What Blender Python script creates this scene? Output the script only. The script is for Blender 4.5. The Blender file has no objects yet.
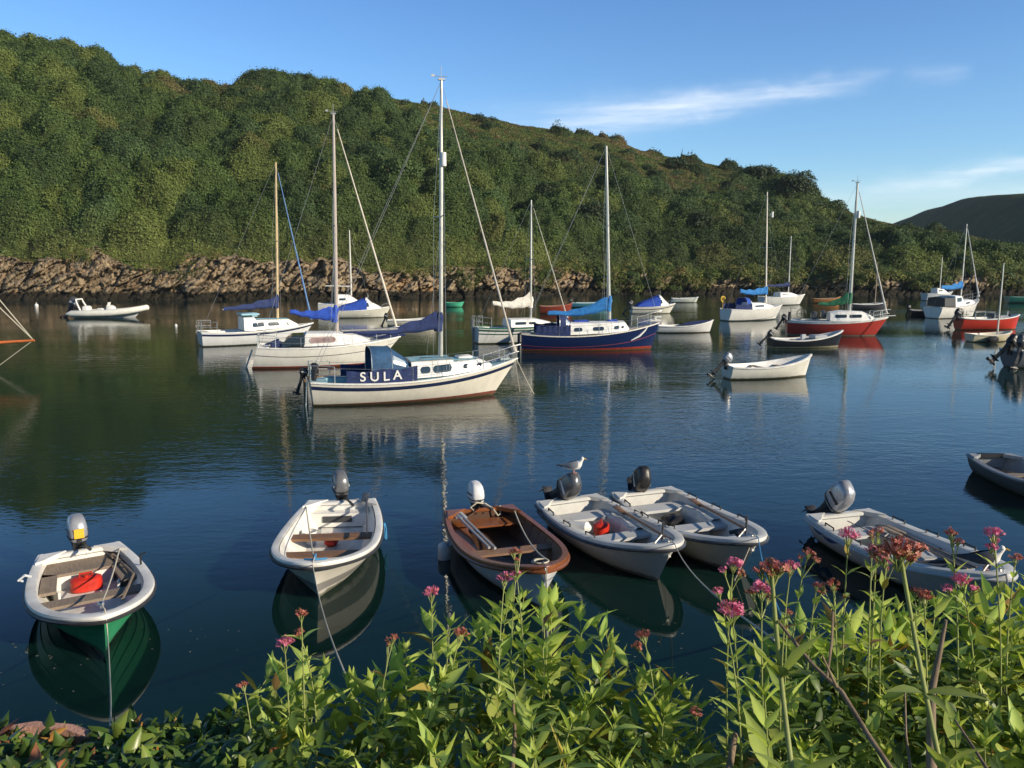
import bpy, math, random
import numpy as np
from mathutils import Vector, Matrix, Euler
random.seed(7); RNG = np.random.default_rng(11)
PI = math.pi
SC = bpy.context.scene
COL = SC.collection
# ------------------------------------------------------------------ camera
CAMH, FPX = 4.66, 800.0
TH = math.atan(122/FPX)
CT, ST = math.cos(TH), math.sin(TH)
def ray(px, py):
    x = (px-512)/FPX; y = (384-py)/FPX
    return Vector((x, CT+y*ST, -ST+y*CT))
def W(px, py, z=0.0):
    d = ray(px, py); t = (z-CAMH)/d.z
    return Vector((d.x*t, d.y*t, z))
def at(px, py, Y):
    d = ray(px, py); t = Y/d.y
    return Vector((d.x*t, Y, CAMH+d.z*t))
def proj(P):
    x, y, z = P[0], P[1], P[2]-CAMH
    f = y*CT - z*ST; u = y*ST + z*CT
    return 512+FPX*x/f, 384-FPX*u/f
cam = bpy.data.cameras.new('camera'); camo = bpy.data.objects.new('camera', cam)
COL.objects.link(camo); SC.camera = camo
camo.location = (0, 0, CAMH); camo.rotation_euler = (PI/2-TH, 0, 0)
cam.sensor_width = 36; cam.lens = 36*FPX/1024; cam.clip_start = 0.05; cam.clip_end = 8000

# ------------------------------------------------------------------ materials
def nt(name):
    m = bpy.data.materials.new(name); m.use_nodes = True
    t = m.node_tree; p = t.nodes['Principled BSDF']
    return m, t, p
def c4(c): return (c[0], c[1], c[2], 1)
def noise(t, scale, detail=4, rough=.6, vec=None, coord='Object', stretch=None):
    tc = t.nodes.new('ShaderNodeTexCoord'); out = tc.outputs[coord]
    if stretch:
        mp = t.nodes.new('ShaderNodeMapping'); mp.inputs['Scale'].default_value = stretch
        t.links.new(out, mp.inputs['Vector']); out = mp.outputs[0]
    n = t.nodes.new('ShaderNodeTexNoise'); n.inputs['Scale'].default_value = scale
    n.inputs['Detail'].default_value = detail; n.inputs['Roughness'].default_value = rough
    t.links.new(out, n.inputs['Vector']); return n.outputs['Fac']
def ramp(t, fac, stops):
    r = t.nodes.new('ShaderNodeValToRGB'); e = r.color_ramp.elements
    while len(e) < len(stops): e.new(.5)
    for i, (p, c) in enumerate(stops): e[i].position = p; e[i].color = c4(c)
    t.links.new(fac, r.inputs['Fac']); return r.outputs['Color']
def mixc(t, fac, a, b, mode='MIX'):
    m = t.nodes.new('ShaderNodeMix'); m.data_type = 'RGBA'; m.blend_type = mode
    for s, v in ((m.inputs[0], fac), (m.inputs[6], a), (m.inputs[7], b)):
        if hasattr(v, 'links'): t.links.new(v, s)
        elif isinstance(v, (int, float)): s.default_value = v
        else: s.default_value = c4(v)
    return m.outputs[2]
def math_(t, op, a, b=0.0, clamp=False):
    m = t.nodes.new('ShaderNodeMath'); m.operation = op; m.use_clamp = clamp
    for s, v in ((m.inputs[0], a), (m.inputs[1], b)):
        if hasattr(v, 'links'): t.links.new(v, s)
        else: s.default_value = v
    return m.outputs[0]
def bump(t, p, h, dist, strength=1.0):
    b = t.nodes.new('ShaderNodeBump'); b.inputs['Distance'].default_value = dist
    b.inputs['Strength'].default_value = strength
    t.links.new(h, b.inputs['Height']); t.links.new(b.outputs[0], p.inputs['Normal'])
def pbr(name, col, rough=.5, var=.18, scale=5, metal=0, bmp=0, dirt=None, stretch=None, dirt_amt=.5):
    m, t, p = nt(name)
    f = noise(t, scale, 5, .65, stretch=stretch)
    lo = [c*(1-var*1.4) for c in col]; hi = [min(1, c*(1+var)) for c in col]
    out = ramp(t, f, [(.3, lo), (.7, hi)])
    if dirt:
        g = noise(t, scale*.45, 6, .7)
        gm = ramp(t, g, [(.52, (0, 0, 0)), (.72, (dirt_amt,)*3)])
        out = mixc(t, gm, out, dirt)
    t.links.new(out, p.inputs['Base Color'])
    r = ramp(t, noise(t, scale*2.3, 3), [(.3, (max(0, rough-.1),)*3), (.7, (min(1, rough+.1),)*3)])
    t.links.new(r, p.inputs['Roughness']); p.inputs['Metallic'].default_value = metal
    if bmp: bump(t, p, noise(t, scale*6, 4), bmp)
    return m
def hullmat(name, top, anti, zs, boot=None, zb=0.0, rough=.3, slope=0.0):
    """topside paint above zs, antifouling below, optional boot line zs..zb; weed stain at the waterline"""
    m, t, p = nt(name)
    tc = t.nodes.new('ShaderNodeTexCoord'); sp = t.nodes.new('ShaderNodeSeparateXYZ')
    t.links.new(tc.outputs['Object'], sp.inputs[0])
    z = sp.outputs['Z']
    if slope: z = math_(t, 'SUBTRACT', z, math_(t, 'MULTIPLY', sp.outputs['X'], slope))
    f = noise(t, 2.2, 6, .7, stretch=(1, 1, .35))
    tc1 = ramp(t, f, [(.3, [c*.86 for c in top]), (.7, [min(1, c*1.05) for c in top])])
    st = noise(t, 9, 4, .6, stretch=(1.6, 1.6, .12))
    tc1 = mixc(t, ramp(t, st, [(.55, (0, 0, 0)), (.8, (.35,)*3)]), tc1, [c*.6+.02 for c in top])
    an = ramp(t, noise(t, 6, 5), [(.3, [c*.7 for c in anti]), (.7, [c*1.2 for c in anti])])
    g = math_(t, 'GREATER_THAN', z, zs)
    out = mixc(t, g, an, tc1)
    if boot:
        b1 = math_(t, 'MULTIPLY', math_(t, 'GREATER_THAN', z, zs), math_(t, 'LESS_THAN', z, zb))
        out = mixc(t, b1, out, boot)
    wz = math_(t, 'ADD', sp.outputs['Z'], math_(t, 'MULTIPLY', noise(t, 7, 4), -.10))
    wm = ramp(t, wz, [(.0, (.75,)*3), (.03, (0, 0, 0))])
    out = mixc(t, wm, out, (.06, .065, .03))
    t.links.new(out, p.inputs['Base Color'])
    p.inputs['Roughness'].default_value = rough
    bump(t, p, noise(t, 1.3, 2), .006)
    return m
def woodmat(name, a, b, rough=.45, stretch=(1.2, 14, 14)):
    m, t, p = nt(name)
    f = noise(t, 4, 6, .65, stretch=stretch)
    t.links.new(ramp(t, f, [(.3, a), (.68, b)]), p.inputs['Base Color'])
    p.inputs['Roughness'].default_value = rough
    bump(t, p, f, .003); return m
def glassmat(name, col=(.02, .03, .035), rough=.06):
    m, t, p = nt(name); p.inputs['Base Color'].default_value = c4(col)
    p.inputs['Roughness'].default_value = rough; p.inputs['Specular IOR Level'].default_value = .8
    return m
def leafmat(name, attr=None, col=(.1, .17, .04), trans=(.25, .33, .06), mixf=.35, var=.3, scale=9, rough=.5):
    m, t, p = nt(name)
    out = t.nodes['Material Output']
    if attr:
        a = t.nodes.new('ShaderNodeAttribute'); a.attribute_name = attr; base = a.outputs['Color']
        tr = mixc(t, 1.0, base, (1.5, 1.45, .8), 'MULTIPLY')
    else:
        f = noise(t, scale, 3)
        base = ramp(t, f, [(.3, [c*(1-var) for c in col]), (.7, [c*(1+var) for c in col])])
        tr = ramp(t, f, [(.3, [c*(1-var*.5) for c in trans]), (.7, [c*(1+var*.5) for c in trans])])
    t.links.new(base, p.inputs['Base Color']); p.inputs['Roughness'].default_value = rough
    p.inputs['Specular IOR Level'].default_value = .35
    tl = t.nodes.new('ShaderNodeBsdfTranslucent'); t.links.new(tr, tl.inputs['Color'])
    mx = t.nodes.new('ShaderNodeMixShader'); mx.inputs[0].default_value = mixf
    t.links.new(p.outputs[0], mx.inputs[1]); t.links.new(tl.outputs[0], mx.inputs[2])
    t.links.new(mx.outputs[0], out.inputs['Surface']); return m

# ------------------------------------------------------------------ mesh builder
class MB:
    def __init__(s): s.v = []; s.f = []; s.mi = []; s.sm = []
    def add(s, vs, fs, mi=0):
        o = len(s.v); s.v += [tuple(x) for x in vs]
        for f in fs: s.f.append([i+o for i in f]); s.mi.append(mi)
        return o
    def grid(s, rows, mi=0, closed=False, flip=False):
        n = len(rows[0]); vs = [p for r in rows for p in r]; fs = []
        for i in range(len(rows)-1):
            for j in range(n if closed else n-1):
                a = i*n+j; b = i*n+(j+1) % n; c = (i+1)*n+(j+1) % n; d = (i+1)*n+j
                fs.append([a, d, c, b] if flip else [a, b, c, d])
        s.add(vs, fs, mi)
    def loft(s, rings, mi=0, cap=True):
        s.grid(rings, mi, True)
        if cap:
            s.add(rings[0], [list(range(len(rings[0])))[::-1]], mi)
            s.add(rings[-1], [list(range(len(rings[-1])))], mi)
    def box(s, c, d, rot=None, mi=0, bev=0.0):
        hx, hy, hz = d[0]/2, d[1]/2, d[2]/2
        R = (Euler(rot).to_matrix() if rot else Matrix.Identity(3)); c = Vector(c)
        b = min(bev or min(hx, hy, hz)*.18, hx*.9, hy*.9, hz*.9)
        rings = []
        for z, k in ((-hz, b), (-hz+b, 0), (hz-b, 0), (hz, b)):
            x, y = hx-k, hy-k; e = min(b, x*.5, y*.5)
            r = [(x, -y+e), (x, y-e), (x-e, y), (-x+e, y), (-x, y-e), (-x, -y+e), (-x+e, -y), (x-e, -y)]
            rings.append([c+R @ Vector((p[0], p[1], z)) for p in r])
        s.loft(rings, mi)
    def tube(s, pts, r, n=6, mi=0, cap=True):
        pts = [Vector(p) for p in pts]; m = len(pts)
        rr = r if isinstance(r, (list, tuple)) else [r]*m
        rings = []; ref = None
        for i in range(m):
            tg = (pts[min(i+1, m-1)]-pts[max(i-1, 0)])
            if tg.length < 1e-9: tg = Vector((0, 0, 1))
            tg.normalize()
            if ref is None: ref = Vector((0, 0, 1)) if abs(tg.z) < .9 else Vector((1, 0, 0))
            a = tg.cross(ref)
            if a.length < 1e-6: a = tg.orthogonal()
            a.normalize(); b = tg.cross(a); ref = -b if False else ref
            rings.append([pts[i]+(a*math.cos(2*PI*k/n)+b*math.sin(2*PI*k/n))*rr[i] for k in range(n)])
        s.grid(rings, mi, True, flip=True)
        if cap:
            s.add(rings[0], [list(range(n))], mi); s.add(rings[-1], [list(range(n))[::-1]], mi)
    def sweep(s, path, prof, mi=0, closed=False, cap=True):
        """prof: (outward to the left of travel, up)"""
        P = [Vector(p) for p in path]; m = len(P); rings = []
        for i in range(m):
            a = P[i-1] if (i > 0 or closed) else P[i]; b = P[(i+1) % m] if (i < m-1 or closed) else P[i]
            d1 = Vector((P[i].x-a.x, P[i].y-a.y)); d2 = Vector((b.x-P[i].x, b.y-P[i].y))
            d1 = d1.normalized() if d1.length > 1e-6 else d2.normalized()
            d2 = d2.normalized() if d2.length > 1e-6 else d1
            tg = d1+d2
            tg = tg.normalized() if tg.length > 1e-4 else d1
            k = 1/max(.62, math.sqrt(max(0, (1+d1.dot(d2))/2)))
            lat = Vector((-tg.y, tg.x, 0))*k
            rings.append([P[i]+lat*o+Vector((0, 0, u)) for o, u in prof])
        if closed: rings.append(rings[0]); s.grid(rings, mi, True)
        else: s.loft(rings, mi, cap)
    def sphere(s, c, r, n=10, m=7, mi=0, R=None):
        c = Vector(c); r = Vector(r) if hasattr(r, '__len__') else Vector((r, r, r))
        rows = []
        for i in range(m+1):
            a = PI*i/m; rr = max(math.sin(a), 1e-3)
            rows.append([c+((R @ Vector((r.x*rr*math.cos(2*PI*k/n), r.y*rr*math.sin(2*PI*k/n), -r.z*math.cos(a)))) if R else
                         Vector((r.x*rr*math.cos(2*PI*k/n), r.y*rr*math.sin(2*PI*k/n), -r.z*math.cos(a)))) for k in range(n)])
        s.grid(rows, mi, True)
    def xform(s, M):
        s.v = [tuple(M @ Vector(p)) for p in s.v]; return s
    def build(s, name, mat, parent=None, smooth=40, keep=False):
        me = bpy.data.meshes.new(name); me.from_pydata(s.v, [], s.f)
        mats = mat if isinstance(mat, (list, tuple)) else [mat]
        for m in mats: me.materials.append(m)
        if len(mats) > 1: me.polygons.foreach_set('material_index', s.mi)
        if smooth:
            me.polygons.foreach_set('use_smooth', [True]*len(s.f)); me.update()
            if not keep:
                import bmesh
                bm = bmesh.new(); bm.from_mesh(me); bmesh.ops.remove_doubles(bm, verts=bm.verts, dist=1e-5)
                bmesh.ops.recalc_face_normals(bm, faces=bm.faces)
                bm.to_mesh(me); bm.free()
            me.set_sharp_from_angle(angle=math.radians(smooth))
        me.update()
        o = bpy.data.objects.new(name, me); COL.objects.link(o)
        if parent: o.parent = parent
        return o
def empty(name, loc=(0, 0, 0), rz=0.0):
    o = bpy.data.objects.new(name, None); COL.objects.link(o); o.location = loc
    o.rotation_euler = (0, 0, rz); o.empty_display_size = .2; return o
def tag(o, label=None, cat=None, group=None, kind=None):
    if label: o['label'] = label
    if cat: o['category'] = cat
    if group: o['group'] = group
    if kind: o['kind'] = kind
    return o
def npmesh(name, V, F, mat, parent=None, smooth=False, tint=None, keep_n=4):
    """V (n,3), F (m,k) numpy"""
    me = bpy.data.meshes.new(name); n, k = F.shape
    me.vertices.add(len(V)); me.vertices.foreach_set('co', np.ascontiguousarray(V, dtype=np.float32).ravel())
    me.loops.add(n*k); me.loops.foreach_set('vertex_index', np.ascontiguousarray(F, dtype=np.int32).ravel())
    me.polygons.add(n); me.polygons.foreach_set('loop_start', np.arange(0, n*k, k, dtype=np.int32))
    me.polygons.foreach_set('loop_total', np.full(n, k, dtype=np.int32))
    if smooth: me.polygons.foreach_set('use_smooth', np.ones(n, dtype=bool))
    me.update(calc_edges=True)
    if tint is not None:
        a = me.attributes.new('tint', 'FLOAT_COLOR', 'POINT')
        c = np.ones((len(V), 4), dtype=np.float32); c[:, :3] = tint
        a.data.foreach_set('color', c.ravel())
    me.materials.append(mat)
    o = bpy.data.objects.new(name, me); COL.objects.link(o)
    if parent: o.parent = parent
    return o
# numpy noise
def _h(ix, iy, iz, s=0):
    n = (ix*374761393 + iy*668265263 + iz*2147483647 + s*1274126177) & 0xffffffff
    n = ((n ^ (n >> 13))*1274126177) & 0xffffffff
    n = ((n ^ (n >> 16))*2246822519) & 0xffffffff
    return ((n ^ (n >> 15)) & 0xffffff)/float(0xffffff)
def vnoise(P, s=0):
    P = np.asarray(P, float); i = np.floor(P).astype(np.int64); f = P-i; f = f*f*(3-2*f); r = 0
    for a in (0, 1):
        for b in (0, 1):
            for c in (0, 1):
                w = (f[..., 0] if a else 1-f[..., 0])*(f[..., 1] if b else 1-f[..., 1])*(f[..., 2] if c else 1-f[..., 2])
                r = r+w*_h(i[..., 0]+a, i[..., 1]+b, i[..., 2]+c, s)
    return r
def fbm(P, oct=4, s=0):
    P = np.asarray(P, float); r = 0; a = .5; t = 0
    for k in range(oct): r = r+a*vnoise(P*(2**k)+k*17.3, s+k); t += a; a *= .5
    return r/t
def voro(P, s=0):
    P = np.asarray(P, float); i = np.floor(P).astype(np.int64); best = np.full(P.shape[:-1], 9.0); sec = best.copy(); cid = best.copy()
    for a in (-1, 0, 1):
        for b in (-1, 0, 1):
            for c in (-1, 0, 1):
                q = i+np.array([a, b, c])
                o = np.stack([_h(q[..., 0], q[..., 1], q[..., 2], s+k) for k in (1, 2, 3)], -1)
                d = np.sqrt((((q+o)-P)**2).sum(-1)); idv = _h(q[..., 0], q[..., 1], q[..., 2], s+9)
                nb = d < best
                sec = np.where(nb, best, np.minimum(sec, d)); cid = np.where(nb, idv, cid); best = np.where(nb, d, best)
    return best, sec, cid
# ------------------------------------------------------------------ light and sky
SAZ, SEL = math.radians(119), math.radians(22)      # clockwise from +Y
sdir = Vector((math.sin(SAZ)*math.cos(SEL), math.cos(SAZ)*math.cos(SEL), math.sin(SEL)))
sl = bpy.data.lights.new('sun', 'SUN'); sl.energy = 4.3; sl.angle = math.radians(.5); sl.color = (1, .86, .66)
so = bpy.data.objects.new('sun', sl); COL.objects.link(so); so.rotation_euler = sdir.to_track_quat('Z', 'Y').to_euler()
wd = bpy.data.worlds.new('World'); SC.world = wd; wd.use_nodes = True
t = wd.node_tree; bg = t.nodes['Background']
sky = t.nodes.new('ShaderNodeTexSky'); sky.sky_type = 'NISHITA'; sky.sun_disc = False
sky.sun_elevation = SEL; sky.sun_rotation = SAZ; sky.air_density = 1.0; sky.dust_density = .25; sky.ozone_density = 2.2
sky.altitude = 0
# thin high clouds, placed by compass bearing and elevation
tc = t.nodes.new('ShaderNodeTexCoord'); sp = t.nodes.new('ShaderNodeSeparateXYZ'); t.links.new(tc.outputs['Generated'], sp.inputs[0])
az = math_(t, 'MULTIPLY', math_(t, 'ARCTAN2', sp.outputs['X'], sp.outputs['Y']), 180/PI)
el = math_(t, 'MULTIPLY', math_(t, 'ARCSINE', sp.outputs['Z']), 180/PI)
cb = t.nodes.new('ShaderNodeCombineXYZ'); t.links.new(az, cb.inputs[0]); t.links.new(el, cb.inputs[1])
def cnoise(rot, sx, sy, det=5, rough=.6):
    mp = t.nodes.new('ShaderNodeMapping'); mp.inputs['Rotation'].default_value = (0, 0, rot); mp.inputs['Scale'].default_value = (sx, sy, 1)
    t.links.new(cb.outputs[0], mp.inputs['Vector'])
    n = t.nodes.new('ShaderNodeTexNoise'); n.inputs['Scale'].default_value = 1; n.inputs['Detail'].default_value = det
    n.inputs['Roughness'].default_value = rough; t.links.new(mp.outputs[0], n.inputs['Vector']); return n.outputs['Fac']
wob = math_(t, 'MULTIPLY', math_(t, 'SUBTRACT', cnoise(0, .25, .5, 4), .5), 1.6)
def streak(a0, a1, e0, e1, w0, w1, amp, rot):
    u = math_(t, 'DIVIDE', math_(t, 'SUBTRACT', az, a0), a1-a0)
    u2 = math_(t, 'MULTIPLY_ADD', u, 1.0)
    ec = math_(t, 'ADD', math_(t, 'MULTIPLY', u, e1-e0), e0)
    w = math_(t, 'ADD', math_(t, 'MULTIPLY', u, w1-w0), w0)
    w = math_(t, 'MAXIMUM', w, .15)
    d = math_(t, 'DIVIDE', math_(t, 'ADD', math_(t, 'SUBTRACT', el, ec), wob), w)
    g = math_(t, 'POWER', 2.718, math_(t, 'MULTIPLY', math_(t, 'MULTIPLY', d, d), -1.0))
    e = math_(t, 'MULTIPLY', math_(t, 'MULTIPLY', u, math_(t, 'SUBTRACT', 1.0, u)), 5.0, True)
    e = math_(t, 'MAXIMUM', e, 0.0)
    n = cnoise(rot, .10, 1.1)
    n = math_(t, 'MULTIPLY', math_(t, 'SUBTRACT', n, .22), 1.9, True)
    return math_(t, 'MULTIPLY', math_(t, 'MULTIPLY', math_(t, 'MULTIPLY', g, e), n), amp)
tot = streak(1.5, 24.8, 9.2, 11.5, 1.1, .40, .72, -.10)
for a in ((22.5, 42, 4.7, 6.6, .45, .5, .62, -.1), (24.5, 29, 11.4, 11.0, .6, .4, .14, 0), (10, 40, 3.6, 4.2, 1.0, 1.2, .25, 0), (-6, 12, 8.5, 10.0, 1.6, 1.2, .18, -.1)):
    tot = math_(t, 'ADD', tot, streak(*a))
tot = math_(t, 'MINIMUM', tot, .8)
deep = ramp(t, math_(t, 'MULTIPLY', el, 1/60, True), [(.0, (1.2, 1.1, 1.0)), (.10, (.90, .96, 1.0)), (.29, (.71, .85, 1.0)), (.42, (.30, .43, .49)), (.8, (.25, .37, .43))])  # sky above the view darkened on purpose, dimming water reflections and sky fill
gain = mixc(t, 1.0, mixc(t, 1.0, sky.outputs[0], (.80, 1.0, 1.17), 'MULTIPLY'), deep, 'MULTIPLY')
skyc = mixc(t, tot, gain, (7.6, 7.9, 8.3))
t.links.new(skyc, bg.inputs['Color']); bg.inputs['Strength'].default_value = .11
SC.view_settings.view_transform = 'Standard'; SC.view_settings.look = 'None'; SC.view_settings.gamma = 1
SC.view_settings.exposure = 0.5
SC.cycles.max_bounces = 6; SC.cycles.diffuse_bounces = 2; SC.cycles.glossy_bounces = 4; SC.cycles.transmission_bounces = 4
SC.cycles.use_denoising = True
SC.cycles.caustics_reflective = False; SC.cycles.caustics_refractive = False

# ------------------------------------------------------------------ water
m, t, p = nt('sea_water')
p.inputs['Base Color'].default_value = (.0035, .0175, .0155, 1); p.inputs['Roughness'].default_value = .02
p.inputs['IOR'].default_value = 1.333
f = math_(t, 'MULTIPLY', noise(t, 1.0, 3, .55, stretch=(1.3, 2.6, 1)), .017)
g = math_(t, 'MULTIPLY', noise(t, 5.0, 3, .5, stretch=(1, 1.7, 1)), .0075)
mask = ramp(t, noise(t, .045, 3, .6, stretch=(.6, 1.6, 1)), [(.36, (.16,)*3), (.64, (1.1,)*3)])
# calmer in the lee of the quay, freshening towards open water
tcw = t.nodes.new('ShaderNodeTexCoord'); spw = t.nodes.new('ShaderNodeSeparateXYZ'); t.links.new(tcw.outputs['Object'], spw.inputs[0])
lee = math_(t, 'MULTIPLY', math_(t, 'SUBTRACT', spw.outputs['Y'], 8.5), .085)
lee = math_(t, 'MAXIMUM', math_(t, 'MINIMUM', lee, 1.0), .12)
hgt = math_(t, 'MULTIPLY', math_(t, 'MULTIPLY', math_(t, 'ADD', f, g), mask), lee)
bump(t, p, hgt, 1.0)
wm = MB(); wm.add([(-2500, -1200, 0), (2500, -1200, 0), (2500, 4000, 0), (-2500, 4000, 0)], [[0, 1, 2, 3]])
tag(wm.build('water', m, smooth=0), 'calm dark harbour water with fine ripples', kind='structure')

# ------------------------------------------------------------------ hill
PXK = np.array([-420, -200, 0, 30, 60, 100, 140, 200, 260, 330, 400, 450, 520, 600, 650, 700, 735, 790, 830, 870, 920, 970, 1024, 1100, 1250, 1450], float)
RPY = np.array([78, 58, 49, 56, 57, 72, 88, 92, 86, 87, 99, 108, 124, 137, 152, 162, 170, 184, 205, 217, 229, 239, 250, 262, 278, 282], float)
SPX = np.array([-420, 0, 200, 400, 500, 600, 700, 800, 900, 1024, 1450], float)
SPY = np.array([301, 300, 299.5, 298, 296, 294, 293.5, 294, 295, 293.5, 292], float)
YRX = np.array([-420, 0, 200, 400, 600, 800, 920, 1024, 1250, 1450], float)
YRY = np.array([150, 160, 180, 200, 222, 225, 200, 178, 165, 165], float)
RTX = np.array([-420, 0, 200, 340, 430, 520, 620, 700, 850, 1024, 1450], float)
RTZ = np.array([4.7, 5.2, 4.4, 4.3, 3.4, 3.0, 3.2, 2.6, 2.4, 2.4, 2.4])   # height of bare rock
def smooth_interp(x, X, Y):
    k = np.array([-30, -15, 0, 15, 30.]); w = np.array([1, 2, 3, 2, 1.])/9
    return sum(w[i]*np.interp(np.asarray(x)+k[i], X, Y) for i in range(5))
def ray_np(px, py):
    x = (px-512)/FPX; y = (384-py)/FPX
    return x, CT+y*ST, -ST+y*CT
def shore(px):
    dx, dy, dz = ray_np(px, smooth_interp(px, SPX, SPY)); tt = -CAMH/dz
    return dx*tt, dy*tt
def ridge(px):
    dx, dy, dz = ray_np(px, np.interp(px, PXK, RPY)); Y = smooth_interp(px, YRX, YRY); tt = Y/dy
    return dx*tt, Y+0*px, CAMH+dz*tt
def S(px, v):
    """hill surface: px picks the slice, v runs 0 (top of the shore rock) to 1 (ridge) and past it"""
    px = np.asarray(px, float); v = np.asarray(v, float)
    sx, sy = shore(px); rx, ry, rz = ridge(px); rt = np.interp(px, RTX, RTZ)
    ln = np.hypot(sx, sy); sx = sx*(1+4.0/ln); sy = sy*(1+4.0/ln)
    vv = np.clip(v, 0, 1); pr = .42*vv+.58*np.sin(vv*PI/2)**.9
    z = rt+(rz-rt)*pr - np.clip(v-1, 0, 9)*14
    x = sx+(rx-sx)*v; y = sy+(ry-sy)*v
    P = np.stack([x, y, z*0], -1)
    w = np.sin(np.clip(v, 0, 1)*PI)**.7
    z = z + w*(7.5*(fbm(P/19.0, 3, 5)-.5)+1.6*(fbm(P/7.0, 2, 8)-.5)) - .6
    z = z-np.clip(.02-v, 0, 1)*90
    return np.stack([x, y, z], -1)
pxs = np.linspace(-420, 1450, 420); vs = np.concatenate([np.linspace(-.03, .03, 10), np.linspace(.04, 1, 84), np.linspace(1.03, 2.2, 12)])
G = S(pxs[:, None]+0*vs[None], vs[None]+0*pxs[:, None])
def gridfaces(a, b):
    i = np.arange(a-1)[:, None]*b+np.arange(b-1)[None]
    i = i.ravel(); return np.stack([i, i+b, i+b+1, i+1], -1)
m, t, p = nt('hill_turf')
f = noise(t, .35, 8, .82); c = ramp(t, f, [(.3, (.028, .042, .011)), (.5, (.060, .072, .019)), (.66, (.135, .112, .040))])
t.links.new(c, p.inputs['Base Color']); p.inputs['Roughness'].default_value = .95; p.inputs['Specular IOR Level'].default_value = .1
bump(t, p, noise(t, 1.6, 6, .75), .5)
tag(npmesh('hill', G.reshape(-1, 3), gridfaces(*G.shape[:2]), m, smooth=True), 'long scrub covered hillside sloping down to the right', kind='structure')

# far headland, running away from the camera so its near slope is in shade
rp = [(872, 234, 820), (897, 226, 760), (917, 218, 700), (937, 209, 640), (960, 203, 580), (986, 198, 520), (1024, 194, 450), (1100, 190, 380), (1250, 186, 300), (1500, 190, 230)]
rows = []
ks = np.linspace(0, len(rp)-1, 90)
ra = np.array([list(at(*r)) for r in rp]); ri = np.stack([np.interp(ks, np.arange(len(rp)), ra[:, k]) for k in range(3)], -1)
ba = np.array([list(at(a, 280, b)) for a, b in ((820, 800), (838, 720), (852, 650), (868, 580), (890, 520), (920, 455), (965, 390), (1040, 330), (1190, 265), (1440, 200))])
bi = np.stack([np.interp(ks, np.arange(len(rp)), ba[:, k]) for k in range(3)], -1); bi[:, 2] = -1
vv = np.linspace(0, 2, 80)
fr = np.where(vv[None, :, None] <= 1, bi[:, None]+(ri-bi)[:, None]*vv[None, :, None], ri[:, None]+(ri-bi)[:, None]*(vv[None, :, None]-1))
fz = np.where(vv <= 1, np.sin(np.clip(vv, 0, 1)*PI/2)**.8, 1-.5*(np.clip(vv, 1, 2)-1)**1.5)
fr[..., 2] = -1+(ri[:, None, 2]+1)*fz[None]
fr[..., 2] += 7*(fbm(fr/60, 4, 3)-.5)*np.sin(np.clip(vv, 0, 1)*PI)[None]**.5
m, t, p = nt('heath')
f = noise(t, .05, 8, .75); c = ramp(t, f, [(.3, (.038, .064, .034)), (.52, (.06, .09, .045)), (.7, (.10, .11, .055))])
t.links.new(c, p.inputs['Base Color']); p.inputs['Roughness'].default_value = 1; p.inputs['Specular IOR Level'].default_value = 0
bump(t, p, noise(t, .3, 6, .75), 2.0)
tag(npmesh('far_hill', fr.reshape(-1, 3), gridfaces(*fr.shape[:2]), m, smooth=True), 'dark shaded headland behind the end of the hill', kind='structure')

# ------------------------------------------------------------------ shore rock
nu, nh = 1900, 56
pu = np.linspace(-330, 1330, nu); hh = np.concatenate([np.linspace(-.12, 1.0, 44), np.linspace(1.03, 1.6, 12)])
sx, sy = shore(pu); ln = np.hypot(sx, sy); dx_, dy_ = sx/ln, sy/ln
rt = np.interp(pu, RTX, RTZ)+3.4*(fbm(np.stack([pu*.03, pu*0, pu*0], -1), 4, 31)-.5)
Z = (np.minimum(hh, 1)+.30*np.clip(hh-1, 0, 1))[None]*rt[:, None]; back = .18*Z+1.5*np.clip(hh, 0, 1)[None]**1.3+9*np.clip(hh-1, 0, 1)[None]
X = sx[:, None]+dx_[:, None]*back; Yy = sy[:, None]+dy_[:, None]*back
# strata coordinates: beds dip steeply to the right
q = np.stack([(X*.80+Z*.60), (-X*.60+Z*.80)*1.0, Yy], -1)
c1, c2, cid = voro(q*np.array([.22, .60, .28])+.35*fbm(q*.5, 2, 66)[..., None], 3)
d1, d2, did = voro(q*np.array([.5, 2.1, .8]), 7)
e1, e2, eid = voro(q*np.array([2.2, 4.0, 2.2]), 11)
dis = 2.1*(cid-.5)+1.3*(did-.5)+.42*(eid-.5) + 1.8*(fbm(q*.10, 3, 4)-.5)*2
dis -= .9*np.exp(-((c2-c1)/.07)**2)+.5*np.exp(-((d2-d1)/.08)**2)
low = np.clip((.8-Z)/.9, 0, 1); dis = dis*(1-.65*low)+low*(1.2+.5*(fbm(q*1.3, 3, 21)-.5))
X -= dx_[:, None]*dis*1.0; Yy -= dy_[:, None]*dis*1.0; Z = Z+.45*(fbm(q*.8, 3, 12)-.5)
RK = np.stack([X, Yy, Z], -1)
m, t, p = nt('shore_rock_stone')
f = noise(t, .8, 7, .72, stretch=(1, 1, 1.4)); c = ramp(t, f, [(.28, (.075, .066, .052)), (.45, (.23, .175, .112)), (.58, (.39, .295, .185)), (.72, (.48, .40, .28))])
li = ramp(t, noise(t, .16, 5, .7), [(.56, (0, 0, 0)), (.66, (.6,)*3)])
c = mixc(t, li, c, (.42, .20, .055))
gr = ramp(t, noise(t, .35, 5, .7), [(.55, (0, 0, 0)), (.66, (.7,)*3)]); c = mixc(t, gr, c, (.17, .165, .15))
tcz = t.nodes.new('ShaderNodeTexCoord'); spz = t.nodes.new('ShaderNodeSeparateXYZ'); t.links.new(tcz.outputs['Object'], spz.inputs[0])
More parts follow.
